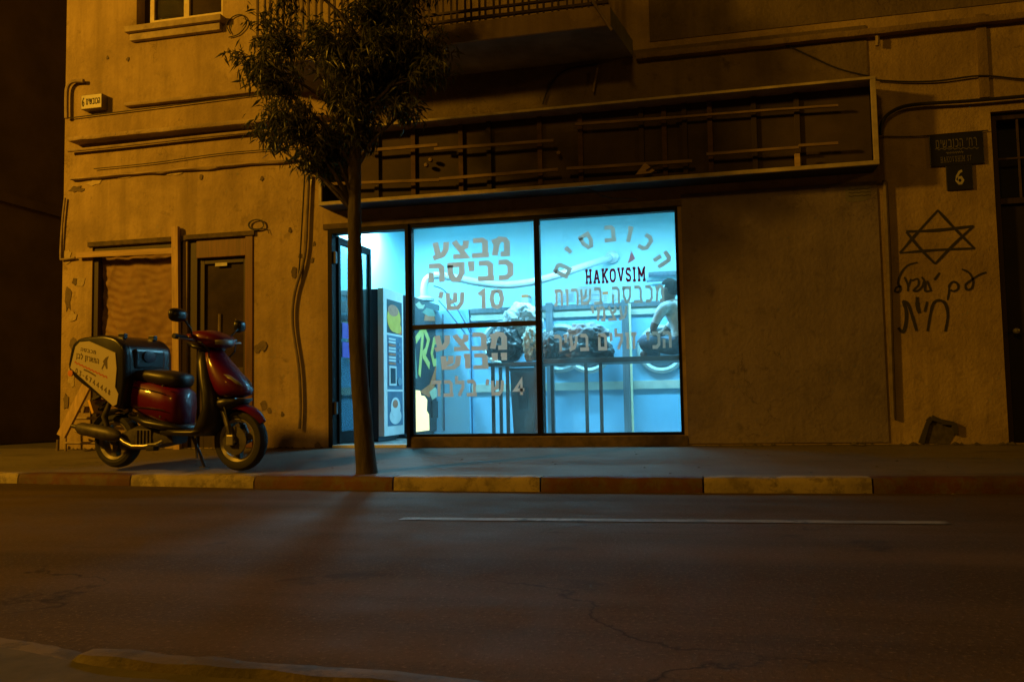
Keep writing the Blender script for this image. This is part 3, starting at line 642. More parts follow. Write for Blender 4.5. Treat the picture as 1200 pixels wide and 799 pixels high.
# balcony: splayed slab, fascia and iron railing
bx0 = -4.2; p = .75
fr = W(716, 30, -p); bk = W(742, 68); zb = fr.z; fz = zb+.16
sl = MB().prism([(bx0, 0), (bx0, -p), (fr.x, -p), (bk.x, 0)], lambda a, b, d: Vector((a, b, d)), zb, fz).build('balcony', 'underside', bld)
MB().box(bx0, fr.x, -p-.03, -p-.002, zb-.01, fz+.01).build('fascia', 'stucco', sl, bevel=.006)
mr = MB()
mr.box(bx0, fr.x-.02, -p+.02, -p+.05, fz+.055, fz+.08); mr.box(bx0, fr.x-.02, -p+.02, -p+.05, fz+.135, fz+.155); mr.box(bx0, fr.x-.02, -p+.01, -p+.06, fz+.95, fz+.98)
mr.build('rail', 'iron', sl)
x = bx0+.05; i = 0
bar = None
while x < fr.x-.03:
    if bar is None:
        bar = MB().box(-.009, .009, -.009, .009, 0, .96).build('baluster', 'iron', sl, loc=(x, -p+.035, fz+.01))
    else:
        o = bar.copy(); C.objects.link(o); o.parent = sl; o.location = (x, -p+.035, fz+.01)
    i += 1; x += .078 if i % 2 else .056
a, b = W(690, -5, -p-.05), W(717, 36, -p-.05)
MB().tube([a, b], .012, 8).build('drain_spout', 'pipe_pale', sl)

# ---- boarded opening and its planks
ow = MB().box(LW[0], LW[1], .20, .22, LW[2], LW[3]).build('boarded_opening', 'wood_dark', bld)
mm = MB()
for (xa, xb, za, zb2) in ((LW[0]+.002, LW[0]+.06, LW[2], LW[3]-.002), (LW[1]-.06, LW[1]-.002, LW[2], LW[3]-.002), (LW[0]+.06, LW[1]-.06, LW[3]-.07, LW[3]-.002)): mm.box(xa, xb, .02, .14, za, zb2)
mm.build('frame', 'wood_dark', ow)
vs = []; fs = []; nx, nz = 90, 160
for i in range(nx+1):
    for j in range(nz+1):
        u, v = i/nx, j/nz; x = LW[0]+.06+(LW[1]-LW[0]-.12)*u; z = LW[2]+(LW[3]-.07-LW[2])*v
        sag = .05*math.sin(math.pi*u)
        wv = v*24+sag*10+1.1*noise.noise((u*3, v*5, 0))+1.6*u
        q = .004*math.sin(2*math.pi*wv)*max(0, .45+noise.noise((u*3, v*6, 4)))+.045*noise.noise((u*2.2, v*2.2, 2))+.030*abs(noise.noise((u*4-v*3, v*1.5, 6)))+.040*abs(noise.noise((u*6+v*7, v*2, 1)))+.008*noise.noise((u*9, v*30, 3))
        vs.append((x, .075+q, z))
fs = [(i*(nz+1)+j, (i+1)*(nz+1)+j, (i+1)*(nz+1)+j+1, i*(nz+1)+j+1) for i in range(nx) for j in range(nz)]
MB().quadmesh(vs, fs).build('plastic_sheet', 'sheet', ow, smooth='all')
MB().bar((W(104, 291).x, -.012, LW[3]+.03), (LW[1]+.05, -.012, LW[3]+.03), .02, .05).build('lintel_board', 'lintel', bld)

pl = MB().bar(W(90, 299, -.05), W(203, 294, -.05), .022, .062).build('horizontal_plank', 'timber'); tag(pl, 'pale horizontal plank nailed across the top of the sheeted opening', 'plank')
a, b = W(206, 266, -.045), W(208, 528, -.045)
pu = MB().bar(a, b, .075, .05, Vector((0, 1, 0))).build('upright_plank', 'timber_up'); tag(pu, 'tall upright pale timber between the sheeted opening and the wooden door', 'plank')
a, b = W(112, 432, -.22), W(72, 511, -.34)
pd = MB().bar(a, b, .10, .035, Vector((0, 1, 0))).build('leaning_plank', 'timber_up'); tag(pd, 'slanting timber plank leaning at the wall corner behind the delivery box', 'plank')
# white pipe rack at the corner
rk = thing('gas_pipes', 'small rack of pale pipes low on the wall behind the scooter rear wheel', 'pipes')
def P(px, py, y): return W(px, py, y)
for (a, b, r) in (((77, 490), (128, 490), .016), ((77, 519), (114, 519), .015), ((77, 490), (77, 528), .013), ((93, 481), (99, 478), .025)):
    MB().tube([P(*a, -.14), P(*b, -.14)], r, 10).build('pipe', 'pipe_pale', rk, smooth=True)
MB().tube([P(88, 505, -.12), P(98, 509, -.12), P(112, 511, -.12)], .012, 8).build('pipe', 'pipe_pale', rk, smooth=True)
MB().tube([P(68, 515, -.10), P(67, 530, -.10)], .016, 8).build('pipe', 'pipe_grey', rk, smooth=True)
MB().box(-.03, .03, -.03, .03, -.035, .035).build('valve', 'pipe_pale', rk, loc=P(100, 480, -.16))

# ---- wooden door
dr = MB().box(WD[0], WD[1], .18, .20, WD[2], WD[3]).build('wooden_door', 'wood_dark', bld)
mm = MB()
MB().box(WD[0]+.002, WD[0]+.10, .03, .15, WD[2], WD[3]-.002).build('jamb', 'wood_dark', dr); mm.box(WD[1]-.09, WD[1]-.002, -.015, .15, WD[2], WD[3]-.002); mm.box(WD[0]+.10, WD[1]-.09, .01, .15, WD[3]-.20, WD[3]-.002)
mm.build('frame', 'wood_red', dr, bevel=.006)
mm = MB(); mm.box(WD[0]+.10, WD[0]+.17, .06, .12, WD[2], WD[3]-.2); mm.box(WD[1]-.15, WD[1]-.09, .06, .12, WD[2], WD[3]-.2); mm.box(WD[0]+.17, WD[1]-.15, .06, .12, WD[3]-.26, WD[3]-.2); mm.box(WD[0]+.17, WD[1]-.15, .06, .12, WD[2], 1.05)
mm.build('leaf', 'wood_dark', dr, bevel=.004)
MB().box(WD[0]+.17, WD[1]-.15, .09, .098, 1.05, WD[3]-.26).build('pane', 'dark_glass', dr)
MB().box(WD[0]+.30, WD[0]+.44, .052, .058, 2.13, 2.165).build('paper_strip', 'paper', dr)
MB().tube([(WD[0]+.14, .03, 1.2), (WD[0]+.14, .03, 1.32)], .012, 8).build('handle', 'engine', dr)
MB().tube([P(258, 368, .085), P(257, 420, .085)], .02, 8).build('curtain_rod', 'pipe_grey', dr)
box('door_lintel', 'lintel', bld, WD[0]-.02, WD[1]+.02, -.03, -.001, WD[3]+.003, WD[3]+.05)

# ---- entrance at the far right: leaf and barred transom
en = MB().box(ED[0], ED[1], .20, .22, ED[2], ED[3]).build('entrance_door', 'pblack', bld)
mm = MB()
mm.box(ED[0]+.002, ED[0]+.06, .06, .18, ED[2], ED[3]-.002); mm.box(ED[1]-.06, ED[1]-.002, .06, .18, ED[2], ED[3]-.002); mm.box(ED[0]+.06, ED[1]-.06, .06, .18, 2.27, 2.32); mm.box(ED[0]+.06, ED[1]-.06, .06, .18, ED[3]-.06, ED[3]-.002)
mm.build('frame', 'wood_dark', en, bevel=.004)
MB().box(ED[0]+.06, ED[1]-.06, .10, .16, ED[2], 2.27).build('leaf', 'dark_metal', en)
for k_ in range(4):
    MB().box(ED[0]+.22+.2*k_, ED[0]+.235+.2*k_, .07, .085, 2.32, ED[3]-.06).build('transom_bar', 'iron', en)
MB().box(ED[0]+.06, ED[1]-.06, .068, .082, 2.66, 2.675).build('transom_bar', 'iron', en)
kc = P(1190, 388, .05)
MB().lathe([(.0, -.05), (.022, -.045), (.026, -.02), (.012, -.005), (.012, .05)], lambda u, v, a_: Vector((kc.x+u, .05+a_, kc.z+v)), 14).build('knob', 'chrome', en, smooth=True)

# ---- the shop front: frames, panes, lettering
GY = .035                                     # plane of the glass
def win(x0, x1, z0, z1, tr=None):
    f = MB(); t = .026
    for (xa, xb, za, zb2) in ((x0, x0+t, z0, z1), (x1-t, x1, z0, z1), (x0+t, x1-t, z0, z0+t), (x0+t, x1-t, z1-t-.01, z1)): f.box(xa, xb, GY-.04, GY+.04, za, zb2)
    fo = f.build('shop_window', 'black_frame', bld, bevel=.003)
    if tr:
        MB().box(x0+t, x1-t, GY-.035, GY+.035, tr-.022, tr+.022).build('transom', 'brown_rail', fo, bevel=.003)
        MB().box(x0+t, x1-t, GY-.003, GY+.003, z0+t, tr-.022).build('pane', 'shop_glass', fo)
        MB().box(x0+t, x1-t, GY-.003, GY+.003, tr+.022, z1-t-.01).build('pane', 'shop_glass', fo)
    else: MB().box(x0+t, x1-t, GY-.003, GY+.003, z0+t, z1-t-.01).build('pane', 'shop_glass', fo)
    return fo
XM = -1.585
w1 = win(DOORR+.022, XM-.0015, SILLZ, SHOPT, 1.395); w1['label'] = 'left shop window with a cross rail and two rows of offers'
w2 = win(XM+.0015, SHOPR, SILLZ, SHOPT); w2['label'] = 'right shop window with the arched shop name'
LY = GY-.0045
def row(par, s, tl, br, th=.2, gap=.12, mat='letter'):
    a, b = W(*tl, LY), W(*br, LY); k_ = (b.x-a.x)/text_width(s, gap); x = a.x
    for wd in s.split(' '):
        w_ = text_width(wd, gap)*k_; m = MB(); write(m, wd, wallfn(LY), x, x+w_, b.z, a.z, th, gap, merge=True); m.build('lettering', mat, par); x += w_+(LT[' '][0]+2*gap)*k_
row(w1, 'עצבמ', (506.6, 283), (597.6, 299.5), .26)
row(w1, 'הסיבכ', (501, 310), (601, 327), .26)
row(w1, "'ש 01"[:3]+'10', (514, 342), (591, 361), .22)
row(w1, 'עצבמ', (509, 392), (594, 409), .26)
row(w1, 'שובייי'[:3]+'יי', (517, 416), (594, 431), .27)
row(w1, "דבלב 'ש 4", (505.6, 446), (614.5, 463), .22)
row(w2, 'תורשב הסבכמ', (648.7, 339), (779, 354), .185, .14)
row(w2, 'ימצע', (691.6, 358.5), (736, 375.5), .185, .14)
row(w2, 'ריעב םילוז יכה', (648.5, 392.5), (787.4, 408), .215, .14)
m = MB(); px_text(m, 'HAKOVSIM', (685.5, 316.5), (757, 329), LY, .19, .12); m.build('lettering', 'letter_red', w2)
m = MB()
for c, (px, py), rot in (('ה', (776, 304), -58), ('כ', (756.5, 284), -36), ('ו', (737, 275), -14), ('ב', (714.5, 274), 3), ('ס', (687.5, 283), 28), ('י', (666.5, 294.5), 42), ('ם', (659, 317), 62)):
    o = W(px, py, LY); cw = LT[c][0]; ca, sa = math.cos(R(rot)), math.sin(R(rot)); S_ = .152
    fn = lambda a, b, d: Vector((o.x+S_*(a*ca-b*sa), LY-d, o.z+S_*(a*sa+b*ca)))
    m = union([MB().ribbon([(p_[0]-cw/2, p_[1]-(.5 if c != 'י' else .7)) for p_ in st], .255, fn, 0, .0016) for st in LT[c][1]])
    m.build('letter', 'letter', w2)
t3 = [W(*q, LY) for q in ((740, 294), (735.5, 309), (744.5, 303.5))]
MB().prism([(q.x, q.z) for q in t3], lambda a, b, d: Vector((a, LY-d, b)), 0, .001).build('sticker', 'pink', w2)
# door: frame in the wall, leaf swung inward
sd = MB()
for (xa, xb, za, zb2) in ((DOORL+.002, DOORL+.05, BASE, SHOPT-.002), (DOORR-.016, DOORR+.020, BASE, SHOPT-.002), (DOORL+.05, DOORR-.016, SHOPT-.05, SHOPT-.002)): sd.box(xa, xb, GY-.06, GY+.06, za, zb2)
sdo = sd.build('shop_door', 'black_frame', bld, bevel=.003)
MB().box(DOORL+.05, DOORR-.016, -.04, .18, BASE-.01, BASE+.022).build('threshold', 'machine_pale', sdo, bevel=.004)
HX, HY = DOORL+.055, GY+.05; ang = R(88)
T = Matrix.Translation((HX, HY, 0)) @ Matrix.Rotation(ang, 4, 'Z')
DL = .80; lf = MB(); z0, z1 = BASE+.03, SHOPT-.06
for (xa, xb, za, zb2) in ((0, .045, z0, z1), (DL-.05, DL, z0, z1), (.045, DL-.05, z0, z0+.12), (.045, DL-.05, z1-.07, z1)): lf.box(xa, xb, -.02, .02, za, zb2, T)
lf.build('door_leaf', 'black_frame', sdo)
MB().box(.045, DL-.05, -.003, .003, z0+.12, z1-.07, T).build('pane', 'door_glass', sdo)
for k_ in range(2):
    MB().box(.10, .34, -.008, -.004, 1.33-.2*k_, 1.49-.2*k_, T).build('sticker', 'purple', sdo)
for z in (2.08, .55): MB().box(DOORL+.045, DOORL+.085, -.01, .03, z, z+.12).build('hinge', 'black_plastic', sdo)
MB().box(DOORR+.0, DOORR+.022, -.006, .008, 1.80, 1.93).build('strike_plate', 'steel', sdo)
box('shop_lintel', 'lintel', bld, DOORL-.05, SHOPR+.04, -.02, -.001, SHOPT+.002, SHOPT+.055)

# shop interior shell
RL, RR, RB, RT = -4.2, 1.6, 3.5, 3.15
box('shop_floor', 'shop_floor', bld, RL, RR, .0, RB, .10, BASE-.002)
box('shop_back_wall', 'cyan_wall', bld, RL-.1, RR+.1, RB+.002, RB+.1, .1, RT)
box('shop_side_wall', 'cyan_wall', bld, RL-.1, RL-.002, .262, RB, .1, RT)
box('shop_side_wall', 'cyan_wall', bld, RR+.002, RR+.1, .262, RB, .1, RT)
box('shop_ceiling', 'cyan_wall', bld, RL-.1, RR+.1, .262, RB+.1, RT+.002, RT+.1)
for (x, y, z, l, e, side) in TUBES:
    f = thing('fluorescent_lamp', {-3.95: 'white tube lamp by the shop side wall above the vending machines', -1.6: 'white tube lamp on the shop ceiling above the two tables', .1: 'white tube lamp on the shop ceiling right of the sitting man'}[x], 'ceiling lamp', group='tube lamps under the shop ceiling')
    MB().box(x-(.06 if side else l/2), x+(.06 if side else l/2), y-(l/2 if side else .06), y+(l/2 if side else .06), z+.04, z+.125).build('housing', 'machine_white', f)

# graffiti on the wall beside the entrance
GR = MB(); gi = 0
def stroke(pts, wd):
    global gi
    q = [W(*p_) for p_ in pts]; q = [np.array((v.x, v.z)) for v in q]; o_ = []
    for i in range(len(q)-1):
        p0, p1, p2, p3 = q[max(i-1, 0)], q[i], q[i+1], q[min(i+2, len(q)-1)]
        for j in range(6):
            t = j/6; o_.append(.5*((2*p1)+(-p0+p2)*t+(2*p0-5*p1+4*p2-p3)*t*t+(-p0+3*p1-3*p2+p3)*t**3))
    o_.append(q[-1]); n_ = len(o_)
    ws = [wd*(.86+.30*noise.noise((gi*3.1+.35*i, 2, 5)))*(.75+.25*min(1, 3*i/n_, 3*(n_-1-i)/n_+.3)) for i in range(n_)]
    GR.ribbon(o_, ws, wallfn(-.002), 0, .0012+.0003*(gi % 6)); gi += 1
gx = lambda x, y: (1030+x/4.441, 230+y/4.441)
def gs(pts, wd=.026): stroke([gx(*p_) for p_ in pts], wd)
gs([(308, 72), (200, 190), (108, 296)]); gs([(108, 296), (300, 280), (498, 272)]); gs([(498, 274), (400, 175), (306, 74)])
gs([(142, 184), (300, 178), (492, 156)], .030); gs([(492, 156), (390, 250), (292, 352)]); gs([(292, 352), (220, 280), (142, 186)])
gs([(200, 345), (150, 360), (115, 400), (100, 450), (112, 478), (104, 498), (84, 494), (92, 474), (116, 470)], .022)
gs([(132, 420), (150, 462), (150, 495)], .02); gs([(166, 430), (150, 480)], .018)
gs([(170, 440), (200, 430), (205, 460), (180, 490), (200, 492), (225, 470), (232, 440)], .02); gs([(222, 420), (240, 450), (240, 492), (272, 490)], .02); gs([(250, 440), (262, 470), (272, 494)], .018)
gs([(316, 398), (288, 436)], .024)
gs([(356, 540), (364, 500), (366, 465), (385, 446), (408, 455), (412, 480), (390, 494), (370, 488)], .022)
gs([(432, 380), (470, 400), (490, 440), (482, 478), (458, 486), (450, 462), (475, 440), (520, 410), (558, 396)], .022)
gs([(252, 702), (268, 610), (285, 555), (315, 542), (345, 560), (358, 620), (345, 704)], .028); gs([(250, 548), (238, 602)], .024)
gs([(198, 524), (200, 570), (210, 608)], .036)
gs([(100, 684), (125, 706), (140, 660), (142, 600), (125, 545)], .034); gs([(122, 545), (150, 560), (175, 630), (196, 700)], .030)
GR.build('graffiti', 'spray', bld)

# ================================================================== THINGS ON THE FACADE
sg = thing('sign_box', 'long empty shop sign box with bare battens above the lit window', 'shop sign', (-1.1, 0, 2.55))
SP = .29; sx0, sx1, sz0, sz1 = W(374, 240, -.29).x, W(1030.5, 192, -.29).x, W(700, 217, -.29).z, W(724, 120, -.29).z+.010
def spart(name, mat, *a, bevel=0): 
    o = MB().box(*a).build(name, mat, None, bevel=bevel); o.parent = sg; o.matrix_parent_inverse = Matrix.Translation(-Vector(sg.location)); return o
spart('back_panel', 'sign_back', sx0+.02, sx1-.02, -.10, -.07, sz0+.02, sz1-.02)
spart('top_plate', 'sign_frame', sx0, sx1, -SP+.02, -.002, sz1-.018, sz1)
spart('bottom_plate', 'sign_under', sx0, sx1, -SP+.02, -.002, sz0, sz0+.014)
spart('end_plate', 'sign_under', sx0, sx0+.012, -SP+.02, -.002, sz0+.014, sz1-.018); spart('end_plate', 'sign_under', sx1-.012, sx1, -SP+.02, -.002, sz0+.014, sz1-.018)
for a in ((sx0, sx1, -SP-.012, -SP+.018, sz0-.002, sz0+.034), (sx0, sx1, -SP-.012, -SP+.018, sz1-.022, sz1+.002), (sx0, sx0+.03, -SP-.012, -SP+.018, sz0+.034, sz1-.022), (sx1-.042, sx1, -SP-.012, -SP+.018, sz0+.034, sz1-.022)):
    spart('frame_rail', 'sign_frame', *a, bevel=.003)
def sfix(o): o.parent = sg; o.matrix_parent_inverse = Matrix.Translation(-Vector(sg.location)); return o
for px, mt in ((483, 'rib'), (539, 'rib'), (572, 'sign_back'), (632, 'rib'), (680, 'rib'), (752, 'sign_back'), (779, 'rib'), (803, 'sign_back'), (833, 'rib'), (885, 'sign_back'), (936, 'sign_back'), (440, 'sign_back'), (410, 'rib')):
    x = W(px, 180, -.15).x; spart('rib', mt, x-.022, x+.022, -.128, -.103, sz0+.015, sz1-.02)
for a, b, t in (((383, 216), (515, 211), .034), ((515, 210), (654, 199), .036), ((664, 198), (811, 189), .034), ((828, 181), (936, 173), .030), ((936, 171), (982, 168), .030),
                ((425, 177), (513, 170), .036), ((509, 175), (649, 165), .034), ((674, 146), (792, 138), .030), ((790, 138), (905, 129), .024), ((905, 129), (982, 124), .024)):
    yy = -.22 if t > .025 else -.19; t *= .8
    sfix(MB().bar(W(*a, yy), W(*b, yy), .025, t).build('batten', 'timber' if t > .03 else 'timber_grey'))
x = W(934, 180, -.23).x; spart('batten', 'timber', x-.022, x+.022, -.245, -.215, sz0+.034, sz0+.16)
q = [W(*p_, -.23) for p_ in ((745, 206), (756, 192), (770, 203))]
sfix(MB().prism([(v.x, v.z) for v in q], lambda a, b, d: Vector((a, d, b)), -.265, -.23).build('bracket', 'timber'))
for pts in ([(757, 200), (764, 196), (772, 193)], [(760, 206), (768, 200), (776, 203)]):
    sfix(MB().tube([W(*p_, -.28) for p_ in pts], .006, 6).build('loose_wire', 'cable'))
for px, py in ((505, 188), (655, 180), (500, 194)):
    c = W(px, py, -.16); sfix(MB().lathe([(0, -.035), (.018, -.03), (.022, .0), (.016, .02), (.0, .025)], lambda u, v, a_: Vector((c.x+u, c.y+a_, c.z+v)), 12).build('lamp_holder', 'timber_grey', smooth=True))

# street name plate and house number
sn = thing('street_name_sign', 'dark blue street name plate with pale lettering on the right wall', 'sign')
a, b = W(1088, 160), W(1153, 192)
MB().box(a.x, b.x, -.022, -.004, b.z+.0, a.z-.0).build('plate', 'sign_blue', sn, bevel=.003)
m = MB(); px_text(m, "םישבוכה 'חר", (1096, 164.5), (1145, 171), -.0235, .15, .14); px_text(m, 'HAKOVSHIM ST', (1102, 184.5), (1139, 188.5), -.0235, .13, .12)
for (u0, u1, v) in ((1095, 1146, 176), (1108, 1128, 180.5)):
    q0, q1 = W(u0, v), W(u1, v-1.6); pts = [(q0.x+(q1.x-q0.x)*t/22, q0.z+.008*math.sin(t*2.3)+(q1.z-q0.z)*t/22) for t in range(23)]
    m.ribbon(pts, .006, wallfn(-.0235), 0, .001)
m.build('lettering', 'sign_pale', sn)
hn = thing('house_number_sign', 'square dark blue plate with the house number 6 under the street name plate', 'sign')
a, b = W(1107.5, 193), W(1140, 222)
MB().box(a.x, b.x, -.020, -.004, b.z, a.z).build('plate', 'sign_blue', hn, bevel=.003)
m = MB(); px_text(m, '6', (1118.5, 199.5), (1130.5, 216), -.0215, .17, .1, dt=.001); m.build('numeral', 'sign_white', hn)
pn = thing('paper_notice', 'small torn paper notice pasted on the grey wall under the sign box corner', 'notice')
a, b = W(990, 219, -.013), W(1021, 235, -.013)
ring = [(a.x, a.z), (a.x+.1, a.z+.006), (b.x-.03, a.z+.012), (b.x, a.z-.004), (b.x-.004, b.z+.03), (b.x-.03, b.z+.004), (a.x+.06, b.z-.006), (a.x+.004, b.z+.01)]
MB().prism(ring, lambda u, v, d: Vector((u, -.0125-d, v)), 0, .0015).build('sheet', 'sign_pale', pn)
m = MB()
for k_ in range(3): m.ribbon([(a.x+.03+.018*t, a.z-.03-.03*k_+.004*math.sin(t*2.1+k_)) for t in range(11)], .008, wallfn(-.0142), 0, .0006)
m.build('print', 'ink', pn)
# lit house number lamp (switched off) near the left corner
hl = thing('house_number_lamp', 'small pale box lamp reading 6 on the upper left corner of the wall', 'lamp')
a, b = W(95, 112, -.10), W(119, 126, -.10)
MB().box(a.x, b.x, -.10, -.004, b.z, a.z).build('case', 'lamp_case', hl, bevel=.006)
m = MB(); fn = wallfn(-.1015); write(m, '6', fn, a.x+.012, a.x+.045, b.z+.03, a.z-.03, .16, .1); write(m, 'םישבוכה', fn, a.x+.065, b.x-.02, b.z+.045, a.z-.045, .17, .12); m.build('lettering', 'ink', hl)

# pipes and cables
def cable(name, label, pts, r, mat, y=-.03, cat='cable', sub=5):
    P3 = [Vector(p_) if len(p_) == 3 else W(*p_, y) for p_ in pts]; out = []
    for i in range(len(P3)-1):
        p0, p1, p2, p3 = P3[max(i-1, 0)], P3[i], P3[i+1], P3[min(i+2, len(P3)-1)]
        for j in range(sub):
            t = j/sub; out.append(.5*((2*p1)+(-p0+p2)*t+(2*p0-5*p1+4*p2-p3)*t*t+(-p0+3*p1-3*p2+p3)*t**3))
    out.append(P3[-1]); return tag(MB().tube(out, r, 8).build(name, mat, smooth=True), label, cat)
cable('bent_pipe', 'pale bent pipe coming out of the wall at the upper left corner', [(98, 95), (90, 95), (83, 97), (79, 103), (78, 114), (78, 139)], .022, 'pipe_pale', -.05, 'pipe')
cable('long_pipe', 'long thin pipe running under the ledge across the left wall', [(80, 177), (140, 171), (230, 161), (330, 151), (420, 143)], .018, 'pipe_pale', -.06, 'pipe')
cable('corner_pipe', 'thin upright pipe down the left corner of the building', [(76, 232), (73, 262), (71, 300), (74, 304), (88, 302)], .012, 'pipe_pale', -.03, 'pipe')
cable('ledge_wire', 'thin wire strung along the wall above the lowest left ledge', [(78, 139), (110, 135), (200, 124), (330, 107)], .006, 'cable')
cable('sagging_wire', 'slack thin wire between the two lower left ledges', [(110, 198), (180, 191), (260, 180), (350, 173)], .005, 'cable')
cable('hanging_cable', 'thick dark cable hanging down the wall left of the shop door', [(362, 205), (360, 250), (357, 300), (345, 345), (343, 380), (350, 430), (352, 470), (351, 502)], .016, 'pipe_grey', -.035)
cable('hanging_wire', 'thin wire hanging beside the thick dark cable left of the shop door', [(357, 205), (354, 260), (350, 320), (344, 352)], .008, 'cable', -.03)
cable('wall_conduit', 'upright grey conduit dividing the grey wall from the graffiti wall', [(1037, 212), (1041, 300), (1044, 400), (1047, 490)], .020, 'pipe_grey', -.03, 'pipe')
cable('thick_cable', 'thick black cable curving from the sign box across the right wall', [(1032, 158), (1033, 146), (1040, 135), (1056, 126), (1080, 122), (1130, 119), (1200, 113), (1290, 104)], .016, 'cable', -.06)
cable('upper_wire', 'thin wire sagging above the thick black cable on the right wall', [(1026, 94), (1060, 96), (1100, 95), (1150, 89), (1200, 93), (1260, 92)], .008, 'cable', -.03)
cable('sign_wire', 'thin wire running level over the street name plate', [(1034, 160), (1075, 160), (1110, 157), (1158, 153)], .005, 'cable', -.02)
cable('slanting_wire', 'thin wire slanting down the wall to the sign box corner', [(905, 46), (940, 62), (980, 80), (1020, 90)], .007, 'cable', -.03)
cable('cornice_cable', 'dark cable running under the right cornice to a white elbow', [(838, 55), (900, 50), (960, 44), (1012, 39)], .010, 'cable', -.05)
cable('conduit_elbow', 'short white conduit elbow under the right cornice', [(1012, 39), (1022, 39), (1028, 43), (1028, 54)], .018, 'pipe_pale', -.05, 'pipe')
cable('balcony_cable', 'dark cable curving from the balcony down to the sign box', [(700, 76), (670, 80), (655, 88), (642, 105), (636, 122)], .008, 'cable', -.03)
cable('sign_loose_cable', 'loose thin cable drooping below the sign box over the window', [(672, 212), (690, 222), (715, 232), (745, 233)], .005, 'cable', -.2)
cable('spout', 'short pale rod sticking out of the wall under the balcony', [(700, 80), (695, 108)], .010, 'pipe_pale', -.06, 'pipe')
cc = W(302, 264)
pts = []
for t in range(70):
    u = t*.33; rx = .085+.02*noise.noise((t*.11, 0, 0)); pts.append((cc.x+rx*math.cos(u)+.02*noise.noise((t*.2, 3, 0)), -.025-.012*abs(noise.noise((t*.3, 5, 1))), cc.z+.055*math.sin(u)+.012*noise.noise((t*.2, 9, 0))))
pts += [(cc.x+.12, -.02, cc.z-.05), (cc.x+.14, -.02, cc.z-.10)]
tag(MB().tube(pts, .0045, 5).build('wire_coil', 'cable', smooth=True), 'tangled coil of thin wire on the wall over the wooden door corner', 'wire coil')
cable('window_wire', 'small loop of wire on the wall right of the upstairs window', [(270, 40), (266, 30), (273, 20), (284, 18), (289, 28), (280, 40), (268, 44)], .006, 'cable', -.02)

# alley: gate and the wall beyond
ag = thing('alley_gate', 'dark metal gate deep in the alley left of the building', 'gate')
GYY = 4.6; NX = -8.75; gz = W(30, 346, GYY).z
mm = MB(); mm.box(NX+.01, X0-.01, GYY, GYY+.05, gz-.05, gz); mm.box(NX+.01, X0-.01, GYY, GYY+.05, BASE+.04, BASE+.09); mm.build('rail', 'dark_metal', ag)
sh = None
for k_ in range(12):
    x = X0-.09-.148*k_
    if sh is None: sh = MB().box(-.068, .068, 0, .02, 0, gz-BASE-.16).build('board', 'alley_gate', ag, loc=(x, GYY+.015, BASE+.10), bevel=.004)
    else:
        o = sh.copy(); C.objects.link(o); o.parent = ag; o.location = (x, GYY+.015+.006*(k_ % 2), BASE+.10)
aw = thing('neighbour_house', 'dark unlit house across the narrow alley at the far left', 'building')
box('wall', 'alley', aw, -17, NX, .0, 9, 0, 8)
box('string_course', 'alley', aw, NX+.001, NX+.05, .0, 9, 3.3, 3.42)
ay = thing('yard_wall', 'dark yard wall closing the alley behind the metal gate', 'wall')
box('wall', 'alley', ay, NX+.01, X0-.01, 8.6, 8.8, 0, 6)

# posts outside the frame: the inferred street lamp and two added fill lamps
for lp, lab in ((LAMP, 'tall street lamp with an orange sodium bulb up the street to the left'), (FILL_RIGHT, 'added orange fill lamp on a tall pole down the street to the right'), (FILL_BACK, 'added orange fill lamp on a tall pole behind the viewer')):
    sl_ = thing('street_and_fill_lamp', lab, 'street lamp', (lp.x-.9, lp.y-.2, 0), 'street lamps along the near pavement')
    dz = lp.z-6.2; MB().tube([(0, 0, 0), (0, 0, 4.2+dz), (.05, .01, 6.1+dz), (.35, .07, 6.42+dz), (.8, .18, 6.47+dz)], [.08, .06, .05, .035, .03], 10).build('pole', 'dark_metal', sl_, smooth=True)
    MB().box(.68, 1.12, .06, .34, 6.44+dz, 6.56+dz).build('lamp_head', 'dark_metal', sl_, bevel=.03)

# ================================================================== INSIDE THE SHOP
# coffee machine: back to the left wall, its front faces into the room
XF = -3.53
cm = thing('coffee_machine', 'tall coffee vending machine with white front and dark side just inside the door', 'vending machine', (-3.87, 1.2, BASE))
cy0, cy1 = .93, 1.56
ct = W(447, 337, cy0).z
def cpart(name, mat, x0, x1, y0, y1, z0, z1, bevel=0, par=None):
    o = MB().box(x0, x1, y0, y1, z0, z1).build(name, mat, None, bevel=bevel); o.parent = par or cm
    o.matrix_parent_inverse = Matrix.Translation(-Vector((par or cm).location)) if par is None else Matrix(); return o
cpart('cabinet', 'machine_dark', -4.17, XF-.07, cy0, cy1, BASE+.03, ct-.01, .006)
cpart('front_frame', 'machine_white', XF-.068, XF, cy0-.002, cy1+.002, BASE+.06, ct, .006)
cpart('base', 'pblack', -4.1, XF-.09, cy0+.04, cy1-.04, BASE, BASE+.028)
def fz_(v): return BASE+.06+(ct-BASE-.06)*v
def cy_(u): return cy0+(cy1-cy0)*u
px_ = XF+.002
cpart('picture_panel', 'pblack', XF, px_, cy_(.16), cy_(.92), fz_(.70), fz_(.93))
cpart('control_panel', 'panel_blue', XF, px_, cy_(.16), cy_(.92), fz_(.315), fz_(.685))
cpart('picture_panel', 'panel_blue', XF, px_, cy_(.16), cy_(.92), fz_(.065), fz_(.30))
def disc(par, name, mat, xx, u, v, ru, rv, t=.002, lo=0, seg=20, squash=1):
    ring = [(cy_(u+ru*math.cos(2*math.pi*k_/seg)), fz_(v+rv*math.sin(2*math.pi*k_/seg))) for k_ in range(seg)]
    o = MB().prism(ring, lambda a, b, d: Vector((d, a, b)), xx, xx+t).build(name, mat); o.parent = par; o.matrix_parent_inverse = Matrix.Translation(-Vector(par.location)); return o
